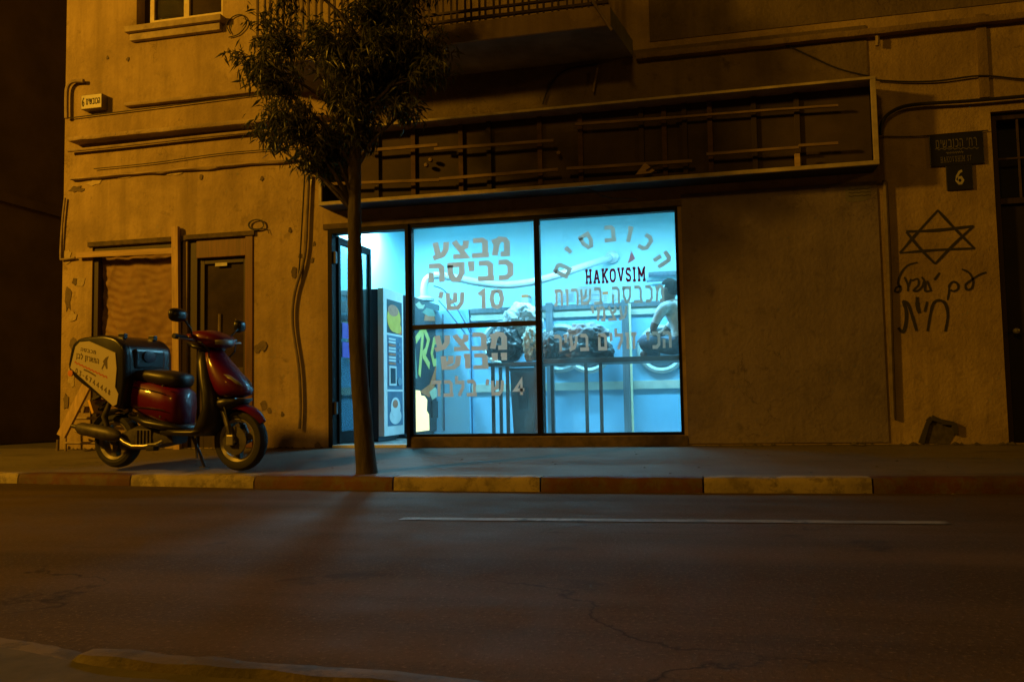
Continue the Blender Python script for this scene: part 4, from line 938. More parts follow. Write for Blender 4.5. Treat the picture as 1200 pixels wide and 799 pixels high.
disc(cm, 'cup_print', 'yellow', px_, .50, .805, .34, .095); disc(cm, 'cup_print', 'coffee', px_+.002, .46, .86, .26, .04); disc(cm, 'cup_print', 'yellow', px_, .66, .745, .22, .04, .0015); disc(cm, 'cup_print', 'orange', px_, .80, .72, .10, .02, .0012)
disc(cm, 'cup_print', 'machine_white', px_, .54, .13, .30, .055); disc(cm, 'cup_print', 'machine_white', px_+.002, .54, .19, .24, .07); disc(cm, 'cup_print', 'coffee', px_+.004, .52, .215, .13, .028)
for k_ in range(9):
    cpart('button', 'machine_white' if k_ % 3 else 'coffee', px_, px_+.006, cy_(.22), cy_(.56), fz_(.485+.021*k_), fz_(.498+.021*k_))
for k_ in range(4): cpart('coin_slot', 'steel', px_, px_+.006, cy_(.70), cy_(.82), fz_(.50+.04*k_), fz_(.52+.04*k_))
cpart('dispenser', 'machine_white', px_, px_+.008, cy_(.22), cy_(.58), fz_(.34), fz_(.475)); cpart('dispenser_door', 'pblack', px_+.008, px_+.012, cy_(.28), cy_(.52), fz_(.355), fz_(.46))
disc(cm, 'return_cup', 'steel', px_, .74, .37, .11, .028, .012)
# drinks machine
dm = thing('drinks_machine', 'dark soft drink vending machine with big yellow letters behind the left window', 'vending machine', (-3.87, 2.2, BASE))
dy0, dy1 = 1.74, 2.98
def dpart(name, mat, x0, x1, y0, y1, z0, z1, bevel=0):
    o = MB().box(x0, x1, y0, y1, z0, z1).build(name, mat, None, bevel=bevel); o.parent = dm; o.matrix_parent_inverse = Matrix.Translation(-Vector(dm.location)); return o
dt_ = W(480, 345, 1.72).z
dpart('cabinet', 'machine_dark', -4.17, XF-.05, dy0, dy1-.16, BASE+.02, dt_, .01)
dpart('front_panel', 'pblack', XF-.048, XF, dy0, dy1, BASE+.05, dt_, .01)
def dyy(u): return dy0+(dy1-dy0)*u
def dzz(v): return BASE+.05+(dt_-BASE-.05)*v
def dsh(name, mat, pts, t=.002, ribbon=None):
    m = MB(); fn = lambda a, b, d: Vector((XF+d, dyy(a), dzz(b)))
    if ribbon: m.ribbon(pts, ribbon, fn, .001, .001+t)
    else: m.prism(pts, fn, .001, .001+t)
    o = m.build(name, mat); o.parent = dm; o.matrix_parent_inverse = Matrix.Translation(-Vector(dm.location)); return o
dsh('letter_print', 'print_gold', [(.30, .42), (.42, .75)], .003, .07); dsh('letter_print', 'print_gold', [(.20, .68), (.45, .78), (.60, .70), (.50, .61), (.40, .58)], .0036, .055); dsh('letter_print', 'print_gold', [(.42, .58), (.62, .50)], .004, .055)
dsh('letter_print', 'print_gold', [(.92, .72), (.78, .70), (.70, .60), (.76, .53), (.92, .54)], .003, .06)
dsh('flash_print', 'orange', [(.30, .30), (.62, .36), (.86, .52), (.80, .36), (.60, .26)], .003); dsh('flash_print', 'cream', [(.60, .30), (.80, .34), (.95, .28), (.7, .24)], .0042)
dsh('stripe_print', 'green_soft', [(.08, .86), (.13, .86), (.24, .40), (.19, .40)], .002); dsh('stripe_print', 'orange', [(.46, .84), (.82, .86), (.80, .90), (.50, .89)], .002)
dsh('blossom_print', 'cream', [(.20, .945), (.32, .975), (.40, .955), (.50, .965), (.44, .93), (.30, .92)], .002); dsh('blossom_print', 'green_soft', [(.40, .90), (.55, .945), (.75, .945), (.86, .90), (.60, .885)], .0028)
dsh('lit_panel', 'lit_panel', [(.08, .01), (.58, .01), (.57, .13), (.50, .16), (.52, .24), (.44, .27), (.33, .275), (.30, .31), (.14, .315)], .008); dpart('delivery_slot', 'pblack', XF+.001, XF+.02, dyy(.66), dyy(.90), dzz(.10), dzz(.23))
dpart('price_strip', 'machine_white', XF+.001, XF+.006, dyy(.90), dyy(.985), dzz(.62), dzz(.92))
# plain blue cabinet and the row of washing machines
WY = 2.85                                    # plane of the machine fronts
ZT = W(690, 357, WY).z
def wx(px, y=WY): return W(px, 400, y).x
cb = thing('blue_cabinet', 'plain pale blue cabinet between the drinks machine and the first washing machine', 'cabinet')
MB().box(wx(508), wx(551), WY-.06, RB-.02, BASE, ZT-.0).build('body', 'machine_blue', cb, bevel=.006); MB().box(wx(520), wx(522), WY-.068, WY-.062, BASE+.05, ZT-.05).build('door_gap', 'panel_blue', cb)
zb1, zb0 = W(690, 447.5, WY).z, W(690, 457, WY).z
zu1, zu0 = W(690, 362, WY).z, W(690, 371, WY).z
def washer(px0, px1, label, rings):
    t = thing('washing_machine', label, 'washing machine', group='washing machines along the back wall'); a, b = wx(px0)+.004, wx(px1)-.004
    MB().box(a, b, WY, RB-.02, BASE, ZT-.06).build('body', 'machine_blue', t, bevel=.004)
    MB().box(a, b, WY-.05, WY+.25, ZT-.058, ZT+.01).build('top_rail', 'steel', t, bevel=.004)
    MB().box(a, b, WY-.03, WY-.002, zu0, zu1).build('upper_trim', 'machine_pale', t, bevel=.003)
    MB().box(a, b, WY-.03, WY-.002, zb0, zb1).build('lower_trim', 'machine_pale', t, bevel=.003)
    for (px, py, rp, yy) in rings:
        c = W(px, py, WY-yy); r = rp/90.5
        fn = lambda u, v, a_: Vector((c.x+u, WY-yy-a_, c.z+v))
        MB().lathe([(r*.74, -.0), (r*.78, .03), (r*.86, .05), (r*.95, .04), (r, .0)][::1]+[(r*.74, 0)], fn, 36).build('door_ring', 'ring', t, smooth=True)
        MB().lathe([(0, .045), (r*.4, .04), (r*.70, .02), (r*.73, .004), (0, .003)], fn, 30).build('door_glass', 'port_glass', t, smooth=True)
    return t
washer(552, 644, 'first blue washing machine behind the heap of white washing', [(590, 402, 27, .01)])
washer(645, 731, 'middle blue washing machine with its round door ajar behind the black laundry bag', [(657, 408, 29, .01), (690, 410, 27, .16)])
washer(738, 835, 'right blue washing machine behind the sitting man', [(775, 409, 28, .01)])
po = thing('steel_post', 'upright steel post with a pale edge strip in the middle of the right window', 'post')
MB().box(wx(729, 2.7), wx(737, 2.7), 2.70, 2.78, BASE, ZT+.03).build('post', 'steel', po); MB().box(wx(737.4, 2.7), wx(740, 2.7), 2.71, 2.75, BASE, ZT-.02).build('edge_strip', 'cream', po)
po2 = thing('steel_post', 'upright steel post by the window mullion at the end of the black table', 'post')
MB().box(wx(640, 2.7), wx(648, 2.7), 2.70, 2.78, BASE, ZT+.03).build('post', 'steel', po2)
# exhaust duct
pts = [(497, 350, 2.45), (497, 338, 2.45), (500, 328, 2.47), (510, 323, 2.5), (530, 325, 2.55), (560, 331, 2.62), (590, 334, 2.68), (620, 331, 2.76), (650, 323.5, 2.86), (685, 312, 3.05), (716, 302, 3.47)]
P3 = [W(*q) for q in pts]; out = []
for i in range(len(P3)-1):
    p0, p1, p2, p3 = P3[max(i-1, 0)], P3[i], P3[i+1], P3[min(i+2, len(P3)-1)]
    for j in range(14):
        t = j/14; out.append(.5*((2*p1)+(-p0+p2)*t+(2*p0-5*p1+4*p2-p3)*t*t+(-p0+3*p1-3*p2+p3)*t**3))
du = thing('exhaust_duct', 'white flexible exhaust duct looping across the back wall', 'duct')
MB().tube(out, [.046+.005*(i % 2) for i in range(len(out))], 12).build('hose', 'duct', du, smooth='all')
c = W(717, 301, 3.46); MB().lathe([(.0, -.02), (.09, -.02), (.09, .02), (.06, .035), (0, .035)], lambda u, v, a_: Vector((c.x+u, 3.475-a_, c.z+v)), 24).build('wall_flange', 'ring', du, smooth=True)
c = W(498, 348, 2.45); MB().lathe([(0, 0), (.12, 0), (.12, .03), (.07, .06), (0, .06)], lambda u, v, a_: Vector((c.x+u, 2.45+v, dt_+a_)), 20).build('collar', 'ring', du, smooth=True)
cable('dangling_hose', 'thin dark hose drooping beside the drinks machine', [W(508, 335, 2.6), W(520, 340, 2.6), W(532, 356, 2.65), W(545, 378, 2.7), W(552, 392, 2.75)], .009, 'panel_blue', cat='hose')
cable('second_dangling_hose', 'thin dark hose drooping lower against the blue cabinet', [W(514, 352, 2.6), W(526, 366, 2.62), W(540, 384, 2.68), W(549, 396, 2.74)], .008, 'panel_blue', cat='hose')
cable('wall_pipe', 'short grey pipe on the back wall above the sitting man', [W(760, 322, 3.4), W(775, 321, 3.4), W(800, 320, 3.4)], .035, 'steel', cat='pipe')
cable('fine_wall_pipe', 'thin grey pipe below the short wall pipe on the back wall', [W(758, 330, 3.42), W(780, 328, 3.42), W(800, 328, 3.42)], .012, 'steel', cat='pipe')
# papers on the back wall
def paper(name, label, tl, br, head=None, lines=3):
    t = thing(name, label, 'notice'); a, b = W(*tl, RB-.006), W(*br, RB-.006)
    MB().box(a.x, b.x, RB-.008, RB-.003, b.z, a.z).build('sheet', 'paper', t)
    if head: MB().box(a.x, b.x, RB-.012, RB-.009, a.z-(a.z-b.z)*.25, a.z).build('heading', head, t)
    m = MB()
    for k_ in range(lines):
        z = b.z+(a.z-b.z)*(.12+.6*k_/lines); m.box(a.x+.02, b.x-.02, RB-.0095, RB-.0082, z, z+.008)
    m.build('print', 'panel_blue', t)
paper('wall_poster', 'wide white poster on the back wall under the shop name', (676, 336), (705, 354), None, 2)
paper('price_list', 'small white price list left of the wide white poster', (652, 340), (673, 354), None, 4)
paper('wall_calendar', 'small wall calendar with a red heading', (706, 342), (713, 354), 'orange', 3)
paper('small_notice', 'small white notice right of the red headed calendar', (716, 341), (724, 353), None, 3)
bx = thing('token_box', 'small grey token box with a red top above the washing', 'box')
a, b = W(611, 346, 3.3), W(619, 357, 3.3); MB().box(a.x, b.x, 3.3, RB-.002, b.z, a.z-.03).build('case', 'machine_white', bx); MB().box(a.x, b.x, 3.295, RB-.002, a.z-.03, a.z+.005).build('top', 'orange', bx)

# folding table in the middle of the room, with the washing on it
TZ = W(700, 419, 1.35).z
tb = thing('folding_table', 'long black topped table behind the right window', 'table')
ta, te = W(630, 420, 1.35).x, .55
MB().box(ta, te, 1.32, 1.98, TZ-.055, TZ).build('table_top', 'table_dark', tb, bevel=.006)
for (x, y) in ((wx(686, 1.42), 1.42), (wx(703, 1.42), 1.42), (ta+.06, 1.9), (te-.06, 1.42), (te-.06, 1.9)):
    MB().box(x-.018, x+.018, y-.018, y+.018, BASE, TZ-.055).build('leg', 'leg_brown', tb)
tb2 = thing('side_table', 'low dark table with slim legs behind the left window', 'table')
tz2 = W(600, 425, 1.6).z; a2, b2 = W(573, 424, 1.6).x, W(636, 424, 1.6).x-.02
MB().box(a2, b2, 1.45, 2.0, tz2-.04, tz2).build('table_top', 'table_dark', tb2, bevel=.005)
for (x, y) in ((wx(577, 1.5), 1.5), (wx(594, 1.5), 1.5), (b2-.04, 1.5), (a2+.05, 1.95), (b2-.04, 1.95)):
    MB().box(x-.018, x+.018, y-.018, y+.018, BASE, tz2-.04).build('leg', 'leg_brown', tb2)
bn = thing('laundry_bin', 'tall dark grey laundry bin standing under the side table edge', 'bin')
a3, b3 = W(602, 440, 1.75).x, W(629, 440, 1.75).x
m = MB()
rings = [[(x_*s_+(a3+b3)/2, y_*s_+1.75, z_) for x_, y_ in ((-.15, -.14), (.15, -.14), (.15, .14), (-.15, .14))] for s_, z_ in ((.82, BASE), (.95, .7), (1.0, tz2-.10), (1.05, tz2-.09), (1.05, tz2-.06), (.95, tz2-.06), (.9, tz2-.2))]
m.loft(rings).build('body', 'bin_grey', bn, bevel=.006)
MB().box((a3+b3)/2-.05, (a3+b3)/2+.05, 1.595, 1.61, .55, .80).build('label', 'pblack', bn)
def lump(name, mat, label, cat, c, rx, ry, rz, amp, seed, zmin):
    bm = bmesh.new(); bmesh.ops.create_icosphere(bm, subdivisions=5, radius=1)
    for v in bm.verts:
        d = v.co.normalized(); n_ = noise.fractal(d*1.7+Vector((seed, 0, 0)), 1.0, 2.0, 4); cr = abs(noise.noise(d*5+Vector((seed, 3, 3))+.5*Vector((n_, n_, n_))))
        q = 1+amp*n_-amp*.7*cr
        v.co = Vector((c.x+d.x*rx*q, c.y+d.y*ry*q, max(zmin, c.z+d.z*rz*q)))
    me = bpy.data.meshes.new(name); bm.to_mesh(me); bm.free(); me.materials.append(M[mat]); me.polygons.foreach_set('use_smooth', [True]*len(me.polygons))
    o = bpy.data.objects.new(name, me); C.objects.link(o); return tag(o, label, cat)
y = 1.62
lump('laundry_bag', 'bag_black', 'big black laundry bag lying on the black topped table', 'bag', W(684, 412, y), .34, .22, .20, .22, 1, TZ+.001)
lump('laundry_bag', 'bag_black', 'black laundry bag at the left end of the black topped table by the mullion', 'bag', W(646, 409, y), .15, .2, .20, .22, 4, TZ+.001)
lump('clothes_heap', 'cloth_grey', 'heap of grey clothes on top of the big black laundry bag', 'clothes', W(688, 391, y), .25, .18, .12, .3, 8, TZ+.10)
lump('laundry_bag', 'bag_black', 'round black laundry bag on the low dark table behind the left window', 'bag', W(592, 404, 1.75), .24, .22, .21, .25, 12, tz2+.001)
lump('clothes_heap', 'cloth_white', 'bright heap of white washing above the round black laundry bag', 'clothes', W(613, 376, 1.85), .24, .16, .22, .28, 16, tz2+.2)
lump('clothes_bundle', 'cloth_print', 'crumpled patterned bundle at the right end of the low dark table', 'clothes', W(624, 402, 1.62), .12, .12, .19, .3, 21, tz2+.001)

# the man sitting on the table
pe = thing('person', 'man in grey T-shirt and jeans sitting on the black topped table', 'person')
HY_ = 1.66
def hp(px, py, dy=0): return W(px, py, HY_+dy)
hip = hp(800, 409); 
chain = {}
V = []; E = []; RD = []
def vtx(p, r, prev=None):
    V.append(tuple(p)); RD.append(r)
    if prev is not None: E.append((prev, len(V)-1))
    return len(V)-1
pel = vtx(hip, (.155, .125)); wa = vtx(hp(799, 394), (.135, .115), pel); ch = vtx(hp(794, 372), (.165, .125), wa); up_ = vtx(hp(790, 359), (.12, .10), ch); ne = vtx(hp(786, 352.5), (.056, .06), up_)
h0 = vtx(hp(784, 347), (.080, .088), ne); h1 = vtx(hp(783, 340), (.092, .105), h0); h2 = vtx(hp(784, 335), (.060, .07), h1)
def arm(pts, rs, st):
    p_ = st
    for q, r in zip(pts, rs): p_ = vtx(q, (r, r), p_)
    return p_
# near arm (his left, towards the window), elbow resting on the knee side
wr = arm([hp(777, 361, -.14), hp(771, 372, -.17), hp(765, 385, -.17), hp(768, 392, -.10), hp(772, 396, -.0)], [.068, .054, .044, .037, .028], up_)
def hand(w_, d, side, n_):
    pm = vtx(Vector(V[w_])+d*.05, (.034, .018), w_)
    for f_, (o_, l_) in enumerate(((-.028, .065), (-.010, .075), (.010, .072), (.026, .055))):
        b_ = vtx(Vector(V[pm])+side*o_+d*.03, (.010, .010), pm); c_ = vtx(Vector(V[b_])+d*l_*.5+n_*.012, (.009, .009), b_); vtx(Vector(V[c_])+d*l_*.4+n_*.028, (.0075, .0075), c_)
    t_ = vtx(Vector(V[w_])+side*-.035+d*.03, (.012, .012), w_); vtx(Vector(V[t_])+side*-.018+d*.04+n_*.02, (.009, .009), t_)
hand(wr, Vector((.2, .9, -.2)).normalized(), Vector((.95, -.2, 0)).normalized(), Vector((0, -.2, -1)))
wr2 = arm([hp(798, 361, .20), hp(790, 376, .30), hp(778, 390, .34), hp(768, 393, .30), hp(760, 394, .24)], [.068, .054, .044, .037, .028], up_)
hand(wr2, Vector((-.8, -.5, -.2)).normalized(), Vector((-.5, .85, 0)).normalized(), Vector((0, -.1, -1)))
# legs folded on the table top
def leg(pts, rs):
    p_ = pel
    for q, r in zip(pts, rs): p_ = vtx(q, r if isinstance(r, tuple) else (r, r), p_)
leg([hp(786, 408, -.12), hp(768, 402, -.16), hp(752, 398, -.10), hp(757, 407, .0), hp(766, 413, .10), hp(772, 415.5, .18)], [.098, .088, .074, .062, .048, .042])
leg([hp(796, 406, .18), hp(776, 402, .30), hp(762, 401, .36), hp(764, 408, .24), hp(758, 414, .05), hp(752, 415.5, -.03)], [.098, .088, .072, .060, .046, .042])
me = bpy.data.meshes.new('body'); me.from_pydata(V, E, []); bo = bpy.data.objects.new('body', me); C.objects.link(bo)
sk = bo.modifiers.new('skin', 'SKIN'); sk.use_smooth_shade = True
for i, sv in enumerate(me.skin_vertices[0].data): sv.radius = RD[i]; sv.use_root = (i == 0)
ss = bo.modifiers.new('sub', 'SUBSURF'); ss.levels = ss.render_levels = 2
bpy.context.view_layer.update(); dg = bpy.context.evaluated_depsgraph_get()
me2 = bpy.data.meshes.new_from_object(bo.evaluated_get(dg)); bpy.data.objects.remove(bo)
bo = bpy.data.objects.new('body', me2); C.objects.link(bo); bo.parent = pe
for nm in ('skin', 'shirt', 'jeans'): me2.materials.append(M[nm])
necz = V[ne][2]; hipz = hp(799, 398).z
A_ = np.array(V); idx_head = [ne, h0, h1, h2]
near_of = {}
skeys = list(range(len(V)))
label_ = {}
for i in range(len(V)):
    label_[i] = 1 if i in (wa, ch, up_) else (0 if i in idx_head else None)
i0 = h2+1
# near arm 5 verts: first two sleeve, rest skin; hand skin
order = i0
for k_ in range(len(V)):
    if label_[k_] is None: label_[k_] = 0
for k_ in (i0, i0+1): label_[k_] = 1
w2s = next(i for i in range(len(V)) if tuple(V[i]) == tuple(hp(798, 361, .20)))
for k_ in (w2s, w2s+1): label_[k_] = 1
l0 = len(V)-12
for k_ in range(l0, len(V)): label_[k_] = 2
for k_ in (len(V)-1, len(V)-7): label_[k_] = 0
label_[pel] = 2
for p_ in me2.polygons:
    d = ((A_-np.array(p_.center))**2).sum(1); p_.material_index = label_[int(d.argmin())]; p_.use_smooth = True
bm = bmesh.new(); bmesh.ops.create_icosphere(bm, subdivisions=3, radius=1)
hc = hp(784, 340); bmesh.ops.delete(bm, geom=[v for v in bm.verts if v.co.z < -.80 or (v.co.x < -.30 and v.co.z < -.1) or (v.co.x < -.62 and v.co.z < .3)], context='VERTS')
for v in bm.verts: v.co = Vector((hc.x+.012+v.co.x*.108*(1+.05*noise.noise(v.co*6)), hc.y+v.co.y*.098, hc.z+.020+v.co.z*(.112+.010*noise.noise(v.co*9))))
me = bpy.data.meshes.new('hair'); bm.to_mesh(me); bm.free(); me.materials.append(M['hair']); o = bpy.data.objects.new('hair', me); C.objects.link(o); o.parent = pe
for p_ in me.polygons: p_.use_smooth = True

# ================================================================== THE TREE
tr0 = PV(430, 553); TY = tr0.y
tree = thing('street_tree', 'slim street tree with drooping narrow leaves in front of the shop door', 'tree', (tr0.x, TY, tr0.z))
def tw(px, py, y=0): return W(px, py, TY+y)-Vector(tree.location)
path = [(430, 556), (429.5, 549), (427, 520), (424, 480), (421, 440), (418.5, 400), (416.5, 350), (415.5, 300), (415.5, 250), (416, 200), (417.5, 150), (420, 100), (424, 50), (428, 0), (433, -60), (436, -110)]
rad = [.094, .085, .078, .074, .070, .067, .062, .058, .053, .049, .045, .040, .034, .028, .020, .010]
TP = [tw(*p_) for p_ in path]
m = MB(); out = []; rr = []
for i in range(len(TP)-1):
    for j in range(5):
        t = j/5; q = TP[i].lerp(TP[i+1], t); out.append(q+Vector((.006*noise.noise(q*3), .006*noise.noise(q*3+Vector((5, 5, 5))), 0))); rr.append((rad[i]+(rad[i+1]-rad[i])*t)*(1+.07*noise.noise(q*6)))
out.append(TP[-1]); rr.append(rad[-1])
m.tube(out, rr, 14).build('trunk', 'bark', tree, smooth='all')
LOBES = [(322, 92, 40, 1.0), (352, 150, 44, 1.2), (374, 180, 27, 1.1), (318, 35, 42, .7), (395, 60, 62, 1.2), (410, 125, 46, 1.1), (455, 70, 50, 1.2), (492, 58, 42, 1.2), (508, 82, 24, .9), (470, 115, 26, .6), (455, 0, 66, 1.1), (345, -30, 62, 1.0), (490, -50, 62, 1.0), (410, -70, 80, 1.2), (300, 150, 16, .3), (284, 70, 16, .25), (425, 160, 20, .4), (390, 165, 26, .8), (368, 194, 16, .7), (440, 40, 66, .9), (418, 95, 40, .8)]
br = MB(); lv = []; lf_ = []; lmi = []
rnd = random.Random(3)
for (lx, ly, lr, dens) in LOBES:
    c = tw(lx, ly); r = lr/152
    # a limb from the trunk into this lobe
    ti = min(range(6, len(TP)), key=lambda i: abs((path[i][1])-(ly+55+abs(lx-418)*.35)))
    s0 = TP[ti]; dy = rnd.uniform(-.35, .35); e = c+Vector((0, dy*.6, -.05)); mid = s0.lerp(e, .5)+Vector((0, 0, .05+.1*rnd.random()))
    br.tube([s0, s0.lerp(mid, .6)+Vector((0, 0, .03)), mid, e], [.020, .016, .012, .006], 6)
    ntw = int(34*dens*(lr/45)**1.5)+4
    for _ in range(ntw):
        while True:
            d = Vector((rnd.uniform(-1, 1), rnd.uniform(-1, 1), rnd.uniform(-1, 1)))
            if d.length < 1: break
        tip = c+Vector((d.x*r, d.y*max(r, .42)+dy*.4, d.z*r)); src = e.lerp(mid, rnd.random()*.6)
        dirv = (tip-src); dirv.z -= .05
        bend = src.lerp(tip, .55)+Vector((0, 0, .05))
        br.tube([src, bend, tip], [.005, .004, .002], 4, False)
        for k_ in range(rnd.randint(24, 34)):                  # leaves along the outer half of the twig, drooping
            t = rnd.uniform(.25, 1.0); base = (src.lerp(bend, t/.55) if t < .55 else bend.lerp(tip, (t-.55)/.45))
            base = base+Vector((rnd.gauss(0, .035), rnd.gauss(0, .035), rnd.gauss(0, .03)))
            az = rnd.uniform(0, 2*math.pi); el = rnd.gauss(-.75, .45); L = rnd.uniform(.058, .112); wd = L*rnd.uniform(.17, .24)
            dv = Vector((math.cos(az)*math.cos(el), math.sin(az)*math.cos(el), math.sin(el)))
            sdv = dv.cross(Vector((rnd.uniform(-1, 1), rnd.uniform(-1, 1), rnd.uniform(-1, 1)))).normalized(); nv = sdv.cross(dv)
            o_ = len(lv); m1 = base+dv*L*.45-nv*wd*.25; tp = base+dv*L+Vector((0, 0, -L*.12))
            lv += [base, m1+sdv*wd*.5+nv*wd*.3, tp, m1-sdv*wd*.5+nv*wd*.3, m1]; lf_ += [(o_, o_+4, o_+2, o_+1), (o_, o_+3, o_+2, o_+4)]
bro = br.build('branches', 'bark', tree, smooth='all'); bro['kind'] = 'stuff'
me = bpy.data.meshes.new('foliage'); me.from_pydata([tuple(v) for v in lv], [], lf_); me.materials.append(M['leaf']); fo = bpy.data.objects.new('foliage', me); C.objects.link(fo); fo.parent = tree; fo['kind'] = 'stuff'

# ================================================================== THE SCOOTER (local: x forward, y left, z up)
fw, rw = PV(282, 551.5), PV(136, 547.5)
hd = (fw-rw); S = math.hypot(hd.x, hd.y)/1.25
scoot = thing('delivery_scooter', 'red and black motor scooter with a delivery box parked on the pavement', 'scooter', rw)
scoot.rotation_euler = (0, -math.atan2(hd.z, math.hypot(hd.x, hd.y)), math.atan2(hd.y, hd.x)); scoot.scale = (S, S, S)
XFW = 1.25
def wheel(name, cx, r, wdt, spokes):
    wh = bpy.data.objects.new(name, None); C.objects.link(wh); wh.parent = scoot; wh.location = (cx, 0, r)
    fn = lambda u, v, a_: Vector((u, a_, v))
    prof = [(r*.70, -wdt*.40), (r*.80, -wdt*.5), (r*.92, -wdt*.44), (r*.985, -wdt*.22), (r, 0), (r*.985, wdt*.22), (r*.92, wdt*.44), (r*.80, wdt*.5), (r*.70, wdt*.40), (r*.70, -wdt*.40)]
    rings = [[fn(q*math.cos(2*math.pi*k_/40), q*math.sin(2*math.pi*k_/40), a_) for k_ in range(40)] for q, a_ in prof]
    MB().loft(rings, False).build('tyre', 'rubber', wh, smooth=True)
    prof = [(r*.60, -wdt*.30), (r*.69, -wdt*.44), (r*.72, -wdt*.38), (r*.72, wdt*.38), (r*.69, wdt*.44), (r*.60, wdt*.30), (r*.60, -wdt*.30)]
    rings = [[fn(q*math.cos(2*math.pi*k_/40), q*math.sin(2*math.pi*k_/40), a_) for k_ in range(40)] for q, a_ in prof]
    MB().loft(rings, False).build('rim', 'rim', wh, smooth=True)
    MB().lathe([(0, -wdt*.5), (r*.16, -wdt*.5), (r*.19, -wdt*.2), (r*.19, wdt*.2), (r*.16, wdt*.5), (0, wdt*.5)], fn, 16).build('hub', 'engine', wh, smooth=True)
    for k_ in range(spokes):
        t = 2*math.pi*k_/spokes+.35; m = MB(); a0, a1 = r*.16, r*.63
        for dd in (0,):
            p0, p1 = [(a0*math.cos(t), a0*math.sin(t)), (a1*math.cos(t), a1*math.sin(t))]
            m.ribbon([p0, ((p0[0]+p1[0])/2, (p0[1]+p1[1])/2), p1], [r*.30, r*.20, r*.30], lambda a_, b_, d: Vector((a_, d, b_)), -wdt*.22, wdt*.22)
        m.build('spoke', 'spoke', wh, bevel=.003)
    return wh
wf = wheel('front_wheel', XFW, .235, .105, 3); wr_ = wheel('rear_wheel', .02, .222, .115, 3)
MB().lathe([(.05, -.004), (.11, -.004), (.11, .004), (.05, .004)], lambda u, v, a_: Vector((u, a_-.075, v)), 24).build('brake_disc', 'engine', wf)
def sp(name, mb, mat, par=None, **kw): return mb.build(name, mat, par or scoot, **kw)
def section(x, z0, z1, hw, top=.6, bot=.9, n=12, nose=0):
    """closed ring at station x: rounded section from z0 to z1, half width hw"""
    zc, hz = (z0+z1)/2, (z1-z0)/2; ring = []
    for k_ in range(n):
        t = 2*math.pi*k_/n; c_, s_ = math.cos(t), math.sin(t); e_ = .55
        yy = hw*math.copysign(abs(c_)**e_, c_)*(top if s_ > .5 else bot if s_ < -.5 else 1); zz = zc+hz*math.copysign(abs(s_)**e_, s_)
        ring.append(Vector((x+nose*s_, yy, zz)))
    return ring
# rear body (red), seat, tail
sp('rear_fairing', MB().loft([section(.06, .60, .73, .10), section(.16, .53, .735, .15), section(.32, .45, .735, .172), section(.48, .385, .72, .175), (section(.60, .345, .69, .165)), section(.69, .335, .66, .145), section(.735, .335, .63, .10)]), 'scooter_red', smooth='all')
sp('fairing_trim', MB().loft([section(.28, .40, .46, .165), section(.46, .33, .41, .188), section(.64, .305, .385, .185), section(.78, .30, .345, .13)]), 'scooter_black', smooth='all')
sp('seat', MB().loft([section(.26, .715, .775, .11), section(.34, .705, .80, .145), section(.46, .68, .80, .155), (section(.58, .655, .785, .15)), section(.67, .645, .77, .125), section(.72, .655, .75, .085)]), 'seat_vinyl', smooth='all')
# floor board, underbody
sp('floorboard', MB().loft([section(.60, .27, .335, .16), section(.76, .265, .325, .185), section(.92, .265, .325, .185), section(1.02, .28, .36, .17)]), 'scooter_black', smooth='all')
def leg_sec(x0, x1, z, hw):      # horizontal slice of the leg shield between x0 (rider side) and x1 (front)
    ring = []
    for k_ in range(14):
        t = 2*math.pi*k_/14; c_, s_ = math.cos(t), math.sin(t); ring.append(Vector(((x0+x1)/2+(x1-x0)/2*math.copysign(abs(c_)**.7, c_), hw*math.copysign(abs(s_)**.75, s_)*(1.0 if c_ < .3 else .82), z)))
    return ring
sp('inner_shield', MB().loft([leg_sec(.84, 1.06, .27, .16), leg_sec(.92, 1.13, .36, .19), leg_sec(1.00, 1.13, .48, .20), leg_sec(.985, 1.11, .60, .195), leg_sec(.94, 1.07, .72, .175), leg_sec(.895, 1.03, .84, .14), leg_sec(.88, 1.0, .935, .10)]), 'scooter_black', smooth='all')
sp('front_shield', MB().loft([leg_sec(1.07, 1.25, .56, .07), leg_sec(1.05, 1.325, .585, .115), leg_sec(1.04, 1.33, .625, .142), leg_sec(1.015, 1.265, .70, .150), leg_sec(.98, 1.175, .79, .135), leg_sec(.95, 1.10, .87, .112), leg_sec(.925, 1.035, .945, .08)]), 'scooter_red', smooth='all')
sp('lower_nose', MB().loft([leg_sec(1.02, 1.22, .45, .10), leg_sec(1.03, 1.28, .51, .14), leg_sec(1.05, 1.33, .555, .13)]), 'scooter_black', smooth='all')
for s_ in (-1, 1):
    m = MB(); rings = []
    for (x, z, hw, hh) in ((1.13, .735, .002, .015), (1.175, .72, .022, .032), (1.235, .695, .026, .036), (1.29, .665, .020, .026), (1.325, .64, .003, .010)):
        yc = s_*(.126-.36*max(0, x-1.13)); rings.append([Vector((x-.035+.02*math.sin(t_), yc+s_*hw*math.cos(t_), z+hh*math.sin(t_))) for t_ in [2*math.pi*k_/12 for k_ in range(12)]])
    sp('headlight', m.loft(rings), 'lens_clear', smooth='all')
